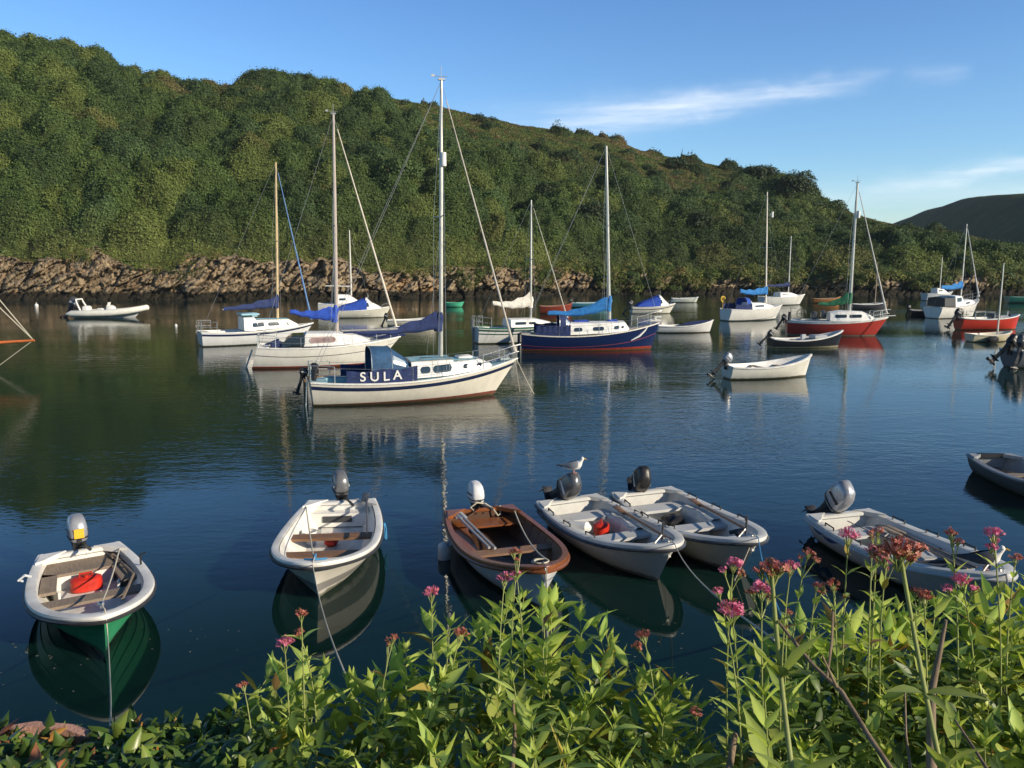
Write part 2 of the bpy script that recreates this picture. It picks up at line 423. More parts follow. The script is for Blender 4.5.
zz = math_(t, 'ADD', spz.outputs['Z'], math_(t, 'MULTIPLY', noise(t, .45, 6, .75), -2.0))
wd_ = ramp(t, math_(t, 'MULTIPLY', math_(t, 'ADD', zz, .15), .5, True), [(.0, (1, 1, 1)), (.16, (0, 0, 0))])
c = mixc(t, wd_, c, (.030, .026, .017))
t.links.new(c, p.inputs['Base Color']); p.inputs['Roughness'].default_value = .9; p.inputs['Specular IOR Level'].default_value = .2
bump(t, p, noise(t, 3.5, 6, .75), .25)
tag(npmesh('shore_rocks', RK.reshape(-1, 3), gridfaces(nu, nh), m, smooth=False), 'broken tan and orange rock along the waterline of the hill', kind='structure')

# ------------------------------------------------------------------ scrub and trees of the hillside
LEAF = leafmat('scrub_leaves', attr='tint', mixf=.14, rough=.7)
def leafcloud(C, Rv, colr, per=1.0, size=.36, flat=.8, seed=1, core=.62):
    """leaf clumps filling the crowns C (n,3) of radius Rv (n,), tint colr (n,3)"""
    rg = np.random.default_rng(seed)
    cnt = np.maximum(10, (per*2*PI*Rv**2/size**2)).astype(int)
    idx = np.repeat(np.arange(len(C)), cnt); n = len(idx)
    d = rg.normal(size=(n, 3)); d /= np.linalg.norm(d, axis=1)[:, None]
    d[:, 2] = np.where(d[:, 2] < -.35, -d[:, 2], d[:, 2])
    lob = .72+.5*vnoise(d*1.9+C[idx]*1.7, 3)
    rad = Rv[idx]*lob*(core+(1.04-core)*rg.random(n)**.55)
    pos = C[idx]+d*rad[:, None]*np.array([1, 1, flat])
    nn = d+rg.normal(size=(n, 3))*.38+np.array([0, 0, .15]); nn /= np.linalg.norm(nn, axis=1)[:, None]
    a = np.cross(nn, rg.normal(size=(n, 3))); a /= np.linalg.norm(a, axis=1)[:, None]; b = np.cross(nn, a)
    s = size*(.45+.8*rg.random(n))[:, None]*np.clip(Rv[idx]/1.4, .45, 1.0)[:, None]
    V = np.stack([pos-a*s, pos-b*s*.5+nn*s*.1, pos+a*s, pos+b*s*.5-nn*s*.15], 1).reshape(-1, 3)
    F = np.arange(4*n).reshape(-1, 4)
    cc = colr[idx]*(.72+.56*rg.random((n, 1))); cc = np.repeat(cc, 4, 0)
    return V, F, cc
GREENS = np.array([(.055, .088, .018), (.068, .104, .021), (.034, .058, .014), (.098, .120, .024), (.108, .106, .027), (.042, .074, .022), (.125, .098, .036)])
rg = np.random.default_rng(5)
# upper edge (v) of the thicket in each slice; above it bracken and grass
TBX = np.array([-420, 0, 180, 225, 270, 330, 380, 430, 500, 560, 640, 720, 755, 800, 840, 900, 1024, 1450], float)
TBV = np.array([1.08, 1.08, 1.0, .80, .98, .90, .64, .50, .41, .38, .37, .44, .84, .90, .62, .52, .55, .6])
NPX, NV = 1080, 330
gpx = np.linspace(-290, 1320, NPX)[:, None]+np.zeros((1, NV)); gv = np.zeros((NPX, 1))+np.linspace(.015, 1.10, NV)[None]
P0 = S(gpx, gv)
du = np.gradient(P0, axis=0); dv = np.gradient(P0, axis=1); nrm = np.cross(dv, du); nrm /= np.linalg.norm(nrm, axis=-1)[..., None]
nrm = np.where(nrm[..., 2:3] < 0, -nrm, nrm)
warp = np.stack([fbm(P0/4.0+k*31, 2, 70+k)-.5 for k in range(3)], -1)
Q = P0+warp*4.5
# crowns lean out of the slope, so cells are a little taller than wide
a1, a2, aid = voro(Q*np.array([1, 1, .8])/5.2, 41)
b1, b2, bid = voro((P0+warp*2.0)/1.9, 43)
tb = np.interp(gpx, TBX, TBV)+.20*(fbm(P0/14, 3, 2)-.5)
belt = np.clip((tb-gv)/.10+.5, 0, 1); foot = np.clip((gv-.01)/.12, 0, 1)**.8
big = fbm(P0/26, 3, 60)
tall = 1.6+3.0*np.clip((big-.3)*2.2, 0, 1)+.9*(aid-.5)
lowland = np.clip((gpx-430)/200, 0, 1); tall = tall*(1-.30*lowland)
hA = tall*np.clip(1.05-a1**1.6*1.35, 0, 1)+1.0*(1-b1**1.3)
iso = (aid > .80)*np.clip(1-a1*1.35, 0, 1)*2.3*(fbm(P0/9, 2, 14) > .40)     # lone bushes on the open slope
hB = .14+.24*(1-b1)*(.4+bid)+iso*(gv < .97)
H_ = belt*hA*foot+(1-belt)*hB*np.clip(foot+.2, 0, 1)+(.20+.65*belt)*(fbm(P0/1.25, 3, 19)-.5)
H_ = H_*np.where(gv > .97, np.clip((1.10-gv)/.13, .25, 1), 1)
H_ = H_*np.where((gpx > 835) & (gv > .55), .55, 1)
out = nrm*.72+np.array([0, 0, .45]); PC = P0+out*H_[..., None]
# leaf colour: kind of shrub by cell, bracken on the open slope, grassy foot
wA = np.array([4, 5, 3.2, 2.6, .7, 2, .12]); cum = np.cumsum(wA)/wA.sum()
kind = np.searchsorted(cum, np.clip(aid, 0, .999)); colA = (GREENS[kind]*.80+np.array([.056, .084, .018])*.20)*(.58+.32*aid+.25*bid+.42*fbm(P0/1.6, 3, 27))[..., None]
wB = np.array([.5, 2.4, .2, 4, 5, .3, 2.0]); cumB = np.cumsum(wB)/wB.sum()
colB = GREENS[np.searchsorted(cumB, np.clip(bid, 0, .999))]*(.8+.4*fbm(P0/3, 2, 23)[..., None])
colB = np.where((iso > .25)[..., None], GREENS[2], colB)
brown = np.clip((fbm(P0/11, 3, 88)-.52)*7, 0, 1)*np.clip((gv-.55)*3, 0, 1); brown = np.maximum(brown, np.exp(-((gpx-222)/24)**2)*(gv > .82))
colB = colB*(1-.7*brown[..., None])+np.array([.17, .115, .05])*.7*brown[..., None]
colF = np.array([.125, .135, .032])*(.7+.6*bid[..., None])
colG = colA*belt[..., None]+colB*(1-belt[..., None])
fw = np.clip(1-gv/.085, 0, 1)[..., None]*np.clip(1.15-.5*lowland, 0, 1)[..., None]*(.5+.5*(fbm(P0/5, 2, 33) > .45))[..., None]
colG = colG*(1-fw)+colF*fw
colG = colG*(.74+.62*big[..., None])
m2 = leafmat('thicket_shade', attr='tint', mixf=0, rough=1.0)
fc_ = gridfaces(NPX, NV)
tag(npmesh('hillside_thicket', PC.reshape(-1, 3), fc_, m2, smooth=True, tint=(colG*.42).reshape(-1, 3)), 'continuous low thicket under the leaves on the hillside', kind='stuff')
# leaves over the thicket, as many as its surface asks for
e1 = np.diff(PC, axis=0)[:, :-1]; e2 = np.diff(PC, axis=1)[:-1]; ar = np.linalg.norm(np.cross(e1, e2), axis=-1)
fn = np.cross(e2, e1); fn /= np.linalg.norm(fn, axis=-1)[..., None]+1e-9; fn = np.where((fn*nrm[:-1, :-1]).sum(-1)[..., None] < 0, -fn, fn)
dist = np.linalg.norm(PC[:-1, :-1, :2], axis=-1); sz = .138+.00045*np.clip(dist-100, 0, 200)
lam = ar/(sz**2)*1.05*np.where((gpx[:-1, :-1] < -110) | (gpx[:-1, :-1] > 1140), .45, 1)*np.where(gv[:-1, :-1] > 1.04, .3, 1)
cnt = rg.poisson(np.clip(lam, 0, 30)); ci = np.repeat(np.arange(cnt.size), cnt.ravel()); n = len(ci)
def pk(A): return A.reshape(-1, A.shape[-1])[ci] if A.ndim == 3 else A.ravel()[ci]
r1, r2 = rg.random((n, 1)), rg.random((n, 1))
pos = pk(PC[:-1, :-1])+pk(e1)*r1+pk(e2)*r2; fnl = pk(fn); s = pk(sz)[:, None]*(.55+.8*rg.random((n, 1)))
pos = pos+fnl*(rg.uniform(-.12, .34, (n, 1))+.62*rg.random((n, 1))**2*(rg.random((n, 1)) < .16))*np.clip(pk(H_[:-1, :-1])[:, None], .3, 1.2)
nn = fnl+rg.normal(size=(n, 3))*.50; nn /= np.linalg.norm(nn, axis=1)[:, None]
a_ = np.cross(nn, rg.normal(size=(n, 3))); a_ /= np.linalg.norm(a_, axis=1)[:, None]; b_ = np.cross(nn, a_)
V = np.stack([pos-a_*s, pos-b_*s*.55+nn*s*.12, pos+a_*s, pos+b_*s*.55-nn*s*.12], 1).reshape(-1, 3)
T = np.repeat(pk(colG[:-1, :-1])*(.76+.48*rg.random((n, 1)))*np.array([.86, .93, .95]), 4, 0)
F = np.arange(4*n).reshape(-1, 4)
tag(npmesh('hillside_scrub', V, F, LEAF, tint=T), 'dense green scrub and bracken covering the hillside', kind='stuff')
def pick(n, w, rg): return GREENS[rg.choice(len(GREENS), n, p=np.array(w)/sum(w))]
def drape(n):
    ui = rg.integers(0, nu, n); h = rg.uniform(.05, 1.5, n); px = pu[ui]
    right = np.clip((px-380)/250, 0, 1)
    lim = .88-.52*right+(1.6+.1*right)*(fbm(np.stack([px*.026, h*.5, px*0], -1), 4, 91)-.5)*1.5
    k = h > lim; ui, h, px, right = ui[k], h[k], px[k], right[k]
    hi = np.array([np.abs(hh-x).argmin() for x in h]); P = RK[ui, hi].copy()
    R = (.28+.50*rg.random(len(P))**1.5)*(1+.9*right*rg.random(len(P))); P[:, 2] += R*.05
    c = pick(len(P), (1, 2, 1.5, 5, 4, 1, .5), rg)*np.where(h[:, None] > .9, 1.2, .95)
    return P, R, c
C, Rv, cl = drape(8500)
V, F, T = leafcloud(C, Rv, cl*1.15, per=.9, size=.20, seed=3, flat=.9, core=.6)
tag(npmesh('cliff_plants', V, F, LEAF, tint=T), 'grass and low plants hanging over the shore rocks', kind='stuff')
BARK = pbr('tree_bark', (.16, .13, .09), .9, .3, 2, bmp=.02)
def on_hill(px, py):
    lo, hi = -.02, 1.0
    for _ in range(40):
        mid = (lo+hi)/2
        if proj(S(px, mid))[1] > py: lo = mid
        else: hi = mid
    return Vector(S(px, (lo+hi)/2))
def hilltree(name, px, py, r, col, label, cat, nlobe=4, group=None, seed=0, stems=1):
    B = on_hill(px, py); o = empty(name, B); rr = np.random.default_rng(100+seed)
    C = np.array([[0, 0, r*.45]]+[[rr.uniform(-.75, .75)*r, rr.uniform(-.4, .4)*r, r*rr.uniform(.15, .75)] for _ in range(nlobe)])
    Rv = np.array([r*.8]+[r*rr.uniform(.4, .62) for _ in range(nlobe)])
    V, F, T = leafcloud(C, Rv, np.tile(np.array(col), (len(C), 1))*(.85+.3*rr.random((len(C), 1))), per=.9, size=.29, seed=200+seed)
    npmesh('crown', V, F, LEAF, o, tint=T)
    mb = MB()
    for s in range(stems):
        a = rr.uniform(-.3, .3)*r*(s > 0)
        mb.tube([(a*.3, 0, -.6), (a*.7, -.02, r*.3), (a+.1, .05, r*.8)], [.2*r*.35, .15*r*.35, .06*r*.35], 7)
    for s in range(4):
        b = rr.uniform(0, 2*PI)
        mb.tube([(.02, 0, r*.35), (r*.3*math.cos(b), r*.3*math.sin(b), r*.65), (r*.55*math.cos(b), r*.55*math.sin(b), r*.9)], [.05*r*.5, .035*r*.5, .012*r*.5], 5)
    mb.build('trunk', BARK, o)
    return tag(o, label, cat, group)
DK, MD, LT, OL = (.030, .050, .016), (.045, .075, .02), (.075, .105, .026), (.08, .085, .03)
G_ = 'trees and bushes standing out on the hillside'
hl = [('tree', 792, 200, 5.4, DK, 'large dark tree crown on the right skyline, left of the red yacht\'s mast', 'tree', 7),
      ('tree', 756, 186, 4.2, DK, 'dark tree joined to the left side of the large skyline tree', 'tree', 5),
      ('tree', 826, 222, 4.0, MD, 'mid green tree just below the right skyline beside the red yacht\'s masthead', 'tree', 5),
      ('bush', 700, 232, 3.4, DK, 'round dark bush on open slope left of the white yacht\'s tall mast', 'bush', 4),
      ('bush', 676, 170, 2.6, DK, 'dark bush high on the grassy slope right of blue yacht\'s masthead', 'bush', 4),
      ('bush', 648, 172, 1.8, MD, 'small bush beside the dark one on the upper grassy slope', 'bush', 3),
      ('tree', 318, 95, 2.8, DK, 'dark bushy tree on the skyline left of the tallest mast', 'tree', 5),
      ('tree', 270, 96, 2.4, MD, 'leafy tree on the skyline right of the bare brown patch', 'tree', 5),
      ('tree', 150, 84, 1.8, MD, 'small skyline tree on the shoulder of the hill at upper left', 'tree', 4),
      ('tree', 22, 50, 2.0, DK, 'dark tree on the hilltop at the left edge of the photo', 'tree', 5),
      ('tree', 62, 54, 1.8, MD, 'second tree on the hilltop near the left edge', 'tree', 4),
      ('bush', 480, 124, 2.2, DK, 'dark bush near the ridge right of the tallest mast', 'bush', 3),
      ('bush', 470, 160, 2.4, DK, 'dark bush on the upper slope crossed by the tallest yacht\'s forestay', 'bush', 4),
      ('tree', 590, 232, 4.4, DK, 'broad dark tree behind the blue yacht\'s mast halfway up the slope', 'tree', 6),
      ('tree', 545, 205, 3.6, DK, 'dark tree on mid slope between two masts', 'tree', 5),
      ('tree', 600, 285, 3.4, LT, 'pale green willow-like bush above the rocks behind blue yacht', 'tree', 5),
      ('tree', 395, 190, 4.6, (.05, .085, .022), 'tall leafy green tree left of the tallest mast', 'tree', 7)]
for i, h in enumerate(hl): hilltree(h[0], h[1], h[2], h[3], h[4], h[5], h[6], h[7], G_, i)
# ------------------------------------------------------------------ boat kit
WHITE = (.76, .74, .69)
GEL = pbr('white_gelcoat', (.79, .78, .74), .36, .13, 2.6, dirt=(.40, .36, .27), dirt_amt=.5)
GELG = pbr('grey_gelcoat', (.50, .51, .51), .4, .12, 3, dirt=(.3, .3, .28), dirt_amt=.4)
CREAM = pbr('cream_paint', (.72, .66, .52), .4, .12, 3)
DECKB = pbr('pale_blue_deck_paint', (.30, .52, .60), .55, .14, 3, dirt=(.5, .6, .62), dirt_amt=.35)
ALU = pbr('aluminium_spar', (.46, .45, .41), .38, .12, 3, metal=.55, stretch=(6, 6, .4))
WIRE = pbr('steel_wire', (.42, .42, .40), .4, .1, 5, metal=.5)
STEEL = pbr('stainless_tube', (.62, .62, .60), .28, .1, 6, metal=.8)
BLACK = pbr('black_plastic', (.018, .018, .02), .42, .3, 6)
DGREY = pbr('dark_grey_paint', (.06, .062, .068), .32, .2, 5)
SILV = pbr('silver_cowling', (.36, .37, .40), .28, .1, 4, metal=.35)
GREYC = pbr('grey_cowling', (.16, .165, .175), .28, .12, 4, metal=.25)
WCOWL = pbr('white_cowling', (.62, .64, .66), .35, .12, 5, dirt=(.3, .3, .3), dirt_amt=.4)
RUBB = pbr('rubber_fender_strip', (.035, .036, .042), .6, .25, 8)
NAVY = pbr('navy_canvas', (.016, .032, .115), .85, .25, 5, bmp=.006, dirt=(.035, .055, .14))
NAVYP = pbr('navy_paint', (.015, .025, .07), .35, .2, 5)
BLUEC = pbr('bright_blue_canvas', (.02, .075, .42), .85, .25, 5, bmp=.006)
SKYC = pbr('sky_blue_canvas', (.02, .175, .47), .85, .22, 5, bmp=.006)
TEALC = pbr('faded_blue_canvas', (.02, .075, .17), .8, .25, 5, bmp=.006)
WHITEC = pbr('white_canvas', (.70, .66, .58), .85, .15, 6, bmp=.006)
GREENC = pbr('green_canvas', (.02, .15, .07), .85, .25, 6, bmp=.006)
ROPE = pbr('rope', (.52, .48, .38), .9, .25, 60)
ROPEB = pbr('blue_rope', (.05, .25, .5), .9, .25, 60)
RED = pbr('red_plastic', (.55, .03, .015), .4, .2, 8)
ORANGE = pbr('orange_paint', (.55, .15, .04), .5, .2, 5)
YELL = pbr('yellow_sticker', (.75, .45, .03), .5, .1, 5)
WINDOW = glassmat('tinted_window')
CLEAR = glassmat('clear_vinyl', (.35, .42, .48), .12)
WOODG = woodmat('varnished_wood', (.12, .036, .012), (.30, .105, .036), .28)
WOODT = woodmat('weathered_thwart', (.16, .12, .09), (.30, .24, .18), .7)
WOODB = woodmat('teak', (.13, .065, .03), (.26, .14, .07), .55, (14, 1.2, 14))
REDB = pbr('red_brown_antifoul', (.26, .05, .04), .7, .25, 5)

class Hull:
    def __init__(s, L, B, sh, dr=.2, ts=.8, tm=.45, p=2.2, q=.8, rake=.3, trake=.05, V0=.25, V1=.8, clinker=0, vq=1.2, rise=0.0, tumble=0.0):
        s.__dict__.update(locals())
    def sheer(s, t):
        a, b, c = s.sh; return a*(1-t)*(1-2*t)+4*b*t*(1-t)+c*t*(2*t-1)
    def b(s, t, v=1.0):
        if t > s.tm:
            u = min(1, (t-s.tm)/(1-s.tm)); q = s.vq+(s.q-s.vq)*v*v
            return s.B/2*max(0.0, 1-u**s.p)**q
        return s.B/2*(s.ts+(1-s.ts)*(1-((s.tm-t)/s.tm)**2))
    def keel(s, t):
        k = -s.dr
        if t > .7: k += s.dr*.8*((t-.7)/.3)**2
        if t < .3: k += s.rise*((.3-t)/.3)**2
        return k
    def P(s, t, v, side=1, off=0.0):
        w = math.sin(PI/2*v); c = 1-math.cos(PI/2*v)
        V = s.V0+(s.V1-s.V0)*t*t
        yf = (1-V)*w**.8+V*v; zf = (1-V)*c+V*v
        k = s.keel(t); z = k+(s.sheer(t)-k)*zf
        y = s.b(t, v)*yf
        if s.clinker:
            n = s.clinker; fr = (v*n) % 1.0
            y += (.013*(1-fr) if v < .999 else 0)*min(1, y/.12)
        x = s.L*t-s.rake*(1-zf)*t**4+s.trake*(1-zf)*(1-t)**4
        return Vector((x, side*(y+off), z))
    def ts_(s, n=28): return [1-(1-i/n)**1.55 for i in range(n+1)]
    def hb(s, t, z):
        lo = None
        for i in range(41):
            P = s.P(t, i/40)
            if P.z >= z: return P.y
        return s.P(t, 1).y
    def vat(s, t, z):
        for i in range(61):
            if s.P(t, i/60).z >= z: return i/60
        return 1.0
    def shell(s, mb, nv=14, nt=28, mi=0):
        vs = [i/nv for i in range(nv+1)]
        if s.clinker:
            vs = sorted(set([i/s.clinker for i in range(s.clinker+1)]+[min(1, (i+.94)/s.clinker) for i in range(s.clinker)]))
        rows = []
        for t in s.ts_(nt):
            rows.append([s.P(t, v, 1) for v in vs[::-1]]+[s.P(t, v, -1) for v in vs[1:]])
        mb.grid(rows, mi); mb.add(rows[0], [list(range(len(rows[0])))], mi)
    def inner(s, mb, zf, wall=.07, nt=26, nv=6, mi=0, t0=None, t1=None, mif=None):
        a = wall/s.L if t0 is None else t0; b_ = 1-1.6*wall/s.L if t1 is None else t1
        rows = []
        for t in s.ts_(nt):
            t = a+(b_-a)*t; v0 = s.vat(t, zf); pts = []
            for i in range(nv+1):
                P = s.P(t, 1+(v0-1)*i/nv); pts.append(Vector((min(P.x, s.L-wall*1.7), max(.004, P.y-wall), max(P.z, zf) if i < nv else zf)))
            rows.append(pts+[Vector((pts[-1].x, -q.y, q.z)) if False else Vector((q.x, -q.y, q.z)) for q in pts[::-1]])
        mb.grid(rows, mi, flip=True); mb.add(rows[0], [list(range(len(rows[0])))[::-1]], mi)
        mb.add(rows[-1], [list(range(len(rows[-1])))], mi)
    def rail(s, prof, n=30, dz=0.0, t0=0.0, t1=1.0):
        tt = [t0+(t1-t0)*x for x in s.ts_(n)]
        a = [s.P(t, 1, 1)+Vector((0, 0, dz)) for t in tt]; c = [s.P(t, 1, -1)+Vector((0, 0, dz)) for t in tt]
        if t1 >= .999: return a+c[::-1][1:]
        return a, c
    def band(s, v0, v1, off=.006, nt=30, t0=0.0, t1=1.0):
        mb = MB()
        for sd in (1, -1):
            rows = []
            for t in s.ts_(nt):
                t = t0+(t1-t0)*t
                A = [s.P(t, v, sd, off) for v in (v0, (v0+v1)/2, v1)]
                B_ = [s.P(t, v, sd, -.01) for v in (v1, v0)]
                rows.append(A+B_)
            mb.grid(rows, 0, True, flip=sd < 0)
            mb.add(rows[0], [list(range(5))]); mb.add(rows[-1], [list(range(5))])
        return mb
    def bench(s, mb, x0, x1, z, th=.035, wall=.06, mi=0):
        r = []
        for x in (x0, x1):
            y = max(.03, s.hb(x/s.L, z)-wall)
            r.append([(x, -y, z-th), (x, y, z-th), (x, y, z), (x, -y, z)])
        mb.loft(r, mi)

def superring(cx, cy, cz, rx, ry, n=14, e=.6, R=None):
    out = []
    for k in range(n):
        a = 2*PI*k/n; c, s_ = math.cos(a), math.sin(a)
        out.append(Vector((cx+rx*math.copysign(abs(c)**e, c), cy+ry*math.copysign(abs(s_)**e, s_), cz)))
    return out
def outboard(root, x, z, scale=1.0, *a_, leglen=1.0, **k_):
    return outboard_(root, x, z, scale, *a_, leglen=leglen, **k_)
def outboard_(root, x, z, scale=1.0, tilt=0.0, cowl=None, yaw=0.0, y=0.0, patch=None, tiller=True, leg=None, leglen=1.0, cowlh=1.0):
    """clamped at (x, y, z); x decreases aft. tilt > 0 lifts the leg out of the water behind the transom"""
    S_ = scale; M = Matrix.Translation((x, y, z)) @ Matrix.Rotation(yaw, 4, 'Z') @ Matrix.Rotation(tilt, 4, 'Y') @ Matrix.Scale(S_, 4)
    lm = MB()
    lm.loft([superring(-.17, 0, -.85, .075, .018, 10), superring(-.17, 0, -.58, .075, .022, 10), superring(-.16, 0, -.3, .065, .035, 10), superring(-.16, 0, .06, .085, .06, 10)])
    lm.box((-.19, 0, -.62), (.30, .17, .014)); lm.loft([superring(-.16, 0, -.80, .16, .012, 10), superring(-.15, 0, -.78, .17, .04, 10), superring(-.16, 0, -.74, .13, .02, 10)])
    LZ = Matrix.Diagonal((1, 1, leglen, 1)); lm.xform(M @ LZ); L = lm.build('outboard_motor', leg or BLACK, root)
    br = MB(); br.box((-.035, .07, -.08), (.06, .035, .26)); br.box((-.035, -.07, -.08), (.06, .035, .26)); br.box((-.06, 0, .0), (.09, .17, .06)); br.box((.05, .07, -.1), (.02, .03, .2)); br.box((.05, -.07, -.1), (.02, .03, .2))
    br.tube([(.05, .07, -.1), (.11, .07, -.1)], .012); br.tube([(.05, -.07, -.1), (.11, -.07, -.1)], .012)
    br.xform(Matrix.Translation((x, y, z)) @ Matrix.Scale(S_, 4)).build('clamp_bracket', BLACK, L)
    cm = MB(); rings = []
    for zz, rx, ry, ox in ((.05, .13, .095, -.13), (.08, .165, .12, -.13), (.17, .185, .132, -.135), (.27, .18, .128, -.14), (.35, .165, .115, -.15), (.40, .13, .09, -.155), (.425, .07, .05, -.16)):
        rings.append([Vector((q.x, q.y, q.z-(.10*(q.x-ox) if zz > .3 else 0))) for q in superring(ox, 0, zz, rx, ry, 20, .58)])
    cm.loft(rings); cm.xform(M @ Matrix.Translation((0, 0, .05*(1-cowlh))) @ Matrix.Diagonal((1, 1, cowlh, 1))); Cw = cm.build('cowling', cowl or GREYC, L, 50)
    bm_ = MB(); bm_.loft([superring(-.132, 0, .115, .188, .136, 18, .72), superring(-.132, 0, .135, .190, .137, 18, .72)]); bm_.loft([superring(-.13, 0, -.02, .11, .085, 14, .7), superring(-.13, 0, .052, .135, .10, 14, .7)])
    bm_.xform(M).build('cowling_seal', BLACK, L)
    dm = MB()
    for sd in (1, -1):
        dm.loft([[Vector((x_, sd*(y_+o_), (z_-.05)*cowlh+.05)) for x_, y_, z_ in ((-.26, .112, .20), (-.02, .112, .20), (-.02, .110, .235), (-.24, .110, .235))] for o_ in (.0, .022)])
    dm.xform(M).build('side_stripe', BLACK if cowl in (WCOWL, SILV) else GELG, L, 0)
    gm = MB(); gm.box((-.31, 0, .05+.24*cowlh), (.02, .10, .05)); gm.box((.045, 0, .05+.05*cowlh), (.03, .06, .03)); gm.xform(M).build('pull_handle', BLACK, L)
    if patch:
        pm = MB(); pm.box((.052, 0, .20), (.012, .13, .14)); pm.xform(M).build('sticker', patch, L)
    if tiller:
        tm = MB(); tm.tube([(.02, .03, .03), (.22, .05, .06), (.50, .07, .09)], [.022, .02, .016], 7); tm.tube([(.36, .06, .077), (.52, .07, .093)], .024, 8)
        tm.xform(M).build('tiller_handle', BLACK, L)
    pr = MB()
    for k in range(3):
        a = 2*PI*k/3; u = Vector((0, math.cos(a), math.sin(a))); w = Vector((0, -math.sin(a), math.cos(a)))
        c = Vector((-.33, 0, -.78))
        pr.add([c+u*.02-w*.02+Vector((.02, 0, 0)), c+u*.10-w*.055+Vector((.025, 0, 0)), c+u*.125+Vector((0, 0, 0)), c+u*.09+w*.045-Vector((.025, 0, 0)), c+u*.02+w*.02-Vector((.02, 0, 0))], [[0, 1, 2, 3, 4]])
    pr.tube([(-.28, 0, -.78), (-.38, 0, -.78)], [.035, .018], 8)
    pr.xform(M @ Matrix.Translation((0, 0, .78*(1-leglen)))).build('propeller', BLACK, L, 0)
    return L
def root2(name, s, b, zs, zb):
    """thing whose stern and bow tip are given as ground points; returns root, length"""
    A = W(s[0], s[1], zs); B = W(b[0], b[1], zb); d = B-A; Ln = math.hypot(d.x, d.y)
    return empty(name, (A.x, A.y, 0), math.atan2(d.y, d.x)), Ln
def rootm(name, px, py, hdg, L):
    """midship waterline point, heading (0 = bow to the right, 90 = away)"""
    A = W(px, py, 0); a = math.radians(hdg)
    return empty(name, (A.x-math.cos(a)*L/2, A.y-math.sin(a)*L/2, 0), a)
def towld(root, P):
    a = root.rotation_euler.z; P = Vector(P)
    return Vector((root.location.x+P.x*math.cos(a)-P.y*math.sin(a), root.location.y+P.x*math.sin(a)+P.y*math.cos(a), P.z+root.location.z))
def tolocal(root, P):
    a = -root.rotation_euler.z; d = Vector(P)-root.location
    return Vector((d.x*math.cos(a)-d.y*math.sin(a), d.x*math.sin(a)+d.y*math.cos(a), d.z))
def ztop(root, x, px, py):
    """height at which the upright spar at local x meets pixel row py"""
    w = towld(root, (x, 0, 0)); return at(px, py, w.y).z
def xloc(root, px, py0=340):
    """local x on the centreline seen in pixel column px"""
    best = None
    for i in range(400):
        x = -2+i*.03; w = towld(root, (x, 0, .8)); d = abs(proj(w)[0]-px)
        if best is None or d < best[0]: best = (d, x)
    return best[1]
def cleat(mb, P): mb.box(P+Vector((0, 0, .02)), (.03, .03, .04)); mb.box(P+Vector((0, 0, .045)), (.14, .025, .02))
def hang(a, b, sag, n=12):
    a, b = Vector(a), Vector(b); out = []
    for i in range(n+1):
        s = i/n; P = a.lerp(b, s); P.z -= sag*4*s*(1-s); out.append(P)
    return out
def rope(name, pts, r, label, mat=None, group='mooring ropes'):
    mb = MB(); o0 = Vector(pts[0]); mb.tube([Vector(p)-o0 for p in pts], r, 6)
    o = mb.build(name, mat or ROPE, None, 60); o.location = o0
    return tag(o, label, 'rope', group)

# ---------------------------------------------------------------- yacht kit
def cabin_fn(st):
    X = [s_[0] for s_ in st]
    def at_x(x):
        x = min(max(x, X[0]), X[-1])
        for i in range(len(st)-1):
            if X[i] <= x <= X[i+1]:
                f = (x-X[i])/max(1e-6, X[i+1]-X[i]); return [st[i][k]+(st[i+1][k]-st[i][k])*f for k in range(5)]
    return at_x
def cabin(root, st, mat, roofmat=None, windows=(), winmat=None, camber=.05, frame=None):
    """st: (x, half base, half top, z base, z top)"""
    mb = MB(); rings = []
    for x, hb, ht, zb, zt in st:
        r = [(x, hb, zb), (x, ht+.02*(hb-ht), zt-.05), (x, ht-.03, zt-.01), (x, ht*.5, zt+camber*.7), (x, 0, zt+camber)]
        rings.append([Vector(p) for p in r]+[Vector((p[0], -p[1], p[2])) for p in r[::-1][1:]])
    mb.loft(rings); cab = mb.build('cabin', mat, root, 35)
    f = cabin_fn(st)
    for (x0, x1, f0, f1, rad) in windows:
        for sd in (1, -1):
            def lp(x, z, o):
                g = f(x); zl = z/max(.05, (g[4]-.05-g[3])); y = g[1]+(g[2]+.02*(g[1]-g[2])-g[1])*zl
                return Vector((x, sd*(y+o), g[3]+z))
            rows = []; top = []; bot = []
            for i in range(17):
                x = x0+(x1-x0)*i/16; e = min(x-x0, x1-x); ins = rad-math.sqrt(max(0, rad*rad-(rad-e)**2)) if e < rad else 0
                za, zb_ = f0+ins, f1-ins
                if zb_-za < .01: za, zb_ = (f0+f1)/2-.005, (f0+f1)/2+.005
                rows.append([lp(x, za, -.03), lp(x, za, .014), lp(x, (za+zb_)/2, .016), lp(x, zb_, .014), lp(x, zb_, -.03)]); top.append(lp(x, zb_, .016)); bot.append(lp(x, za, .016))
            w = MB(); w.grid(rows); w.build('window', winmat or WINDOW, cab, 30)
            if frame:
                fr = MB(); P = top+bot[::-1]; fr.tube(P+[P[0]], .018, 5, cap=False); fr.build('window_frame', frame, cab)
    if roofmat:
        rm = MB(); rows = []
        for x, hb, ht, zb, zt in st:
            if zt-zb < .12: continue
            rows.append([(x, ht*.86, zt+camber*.28+.012), (x, ht*.5, zt+camber*.7+.008), (x, 0, zt+camber+.008), (x, -ht*.5, zt+camber*.7+.008), (x, -ht*.86, zt+camber*.28+.012)])
        rm.grid(rows); rm.build('roof_panel', roofmat, cab)
    return cab
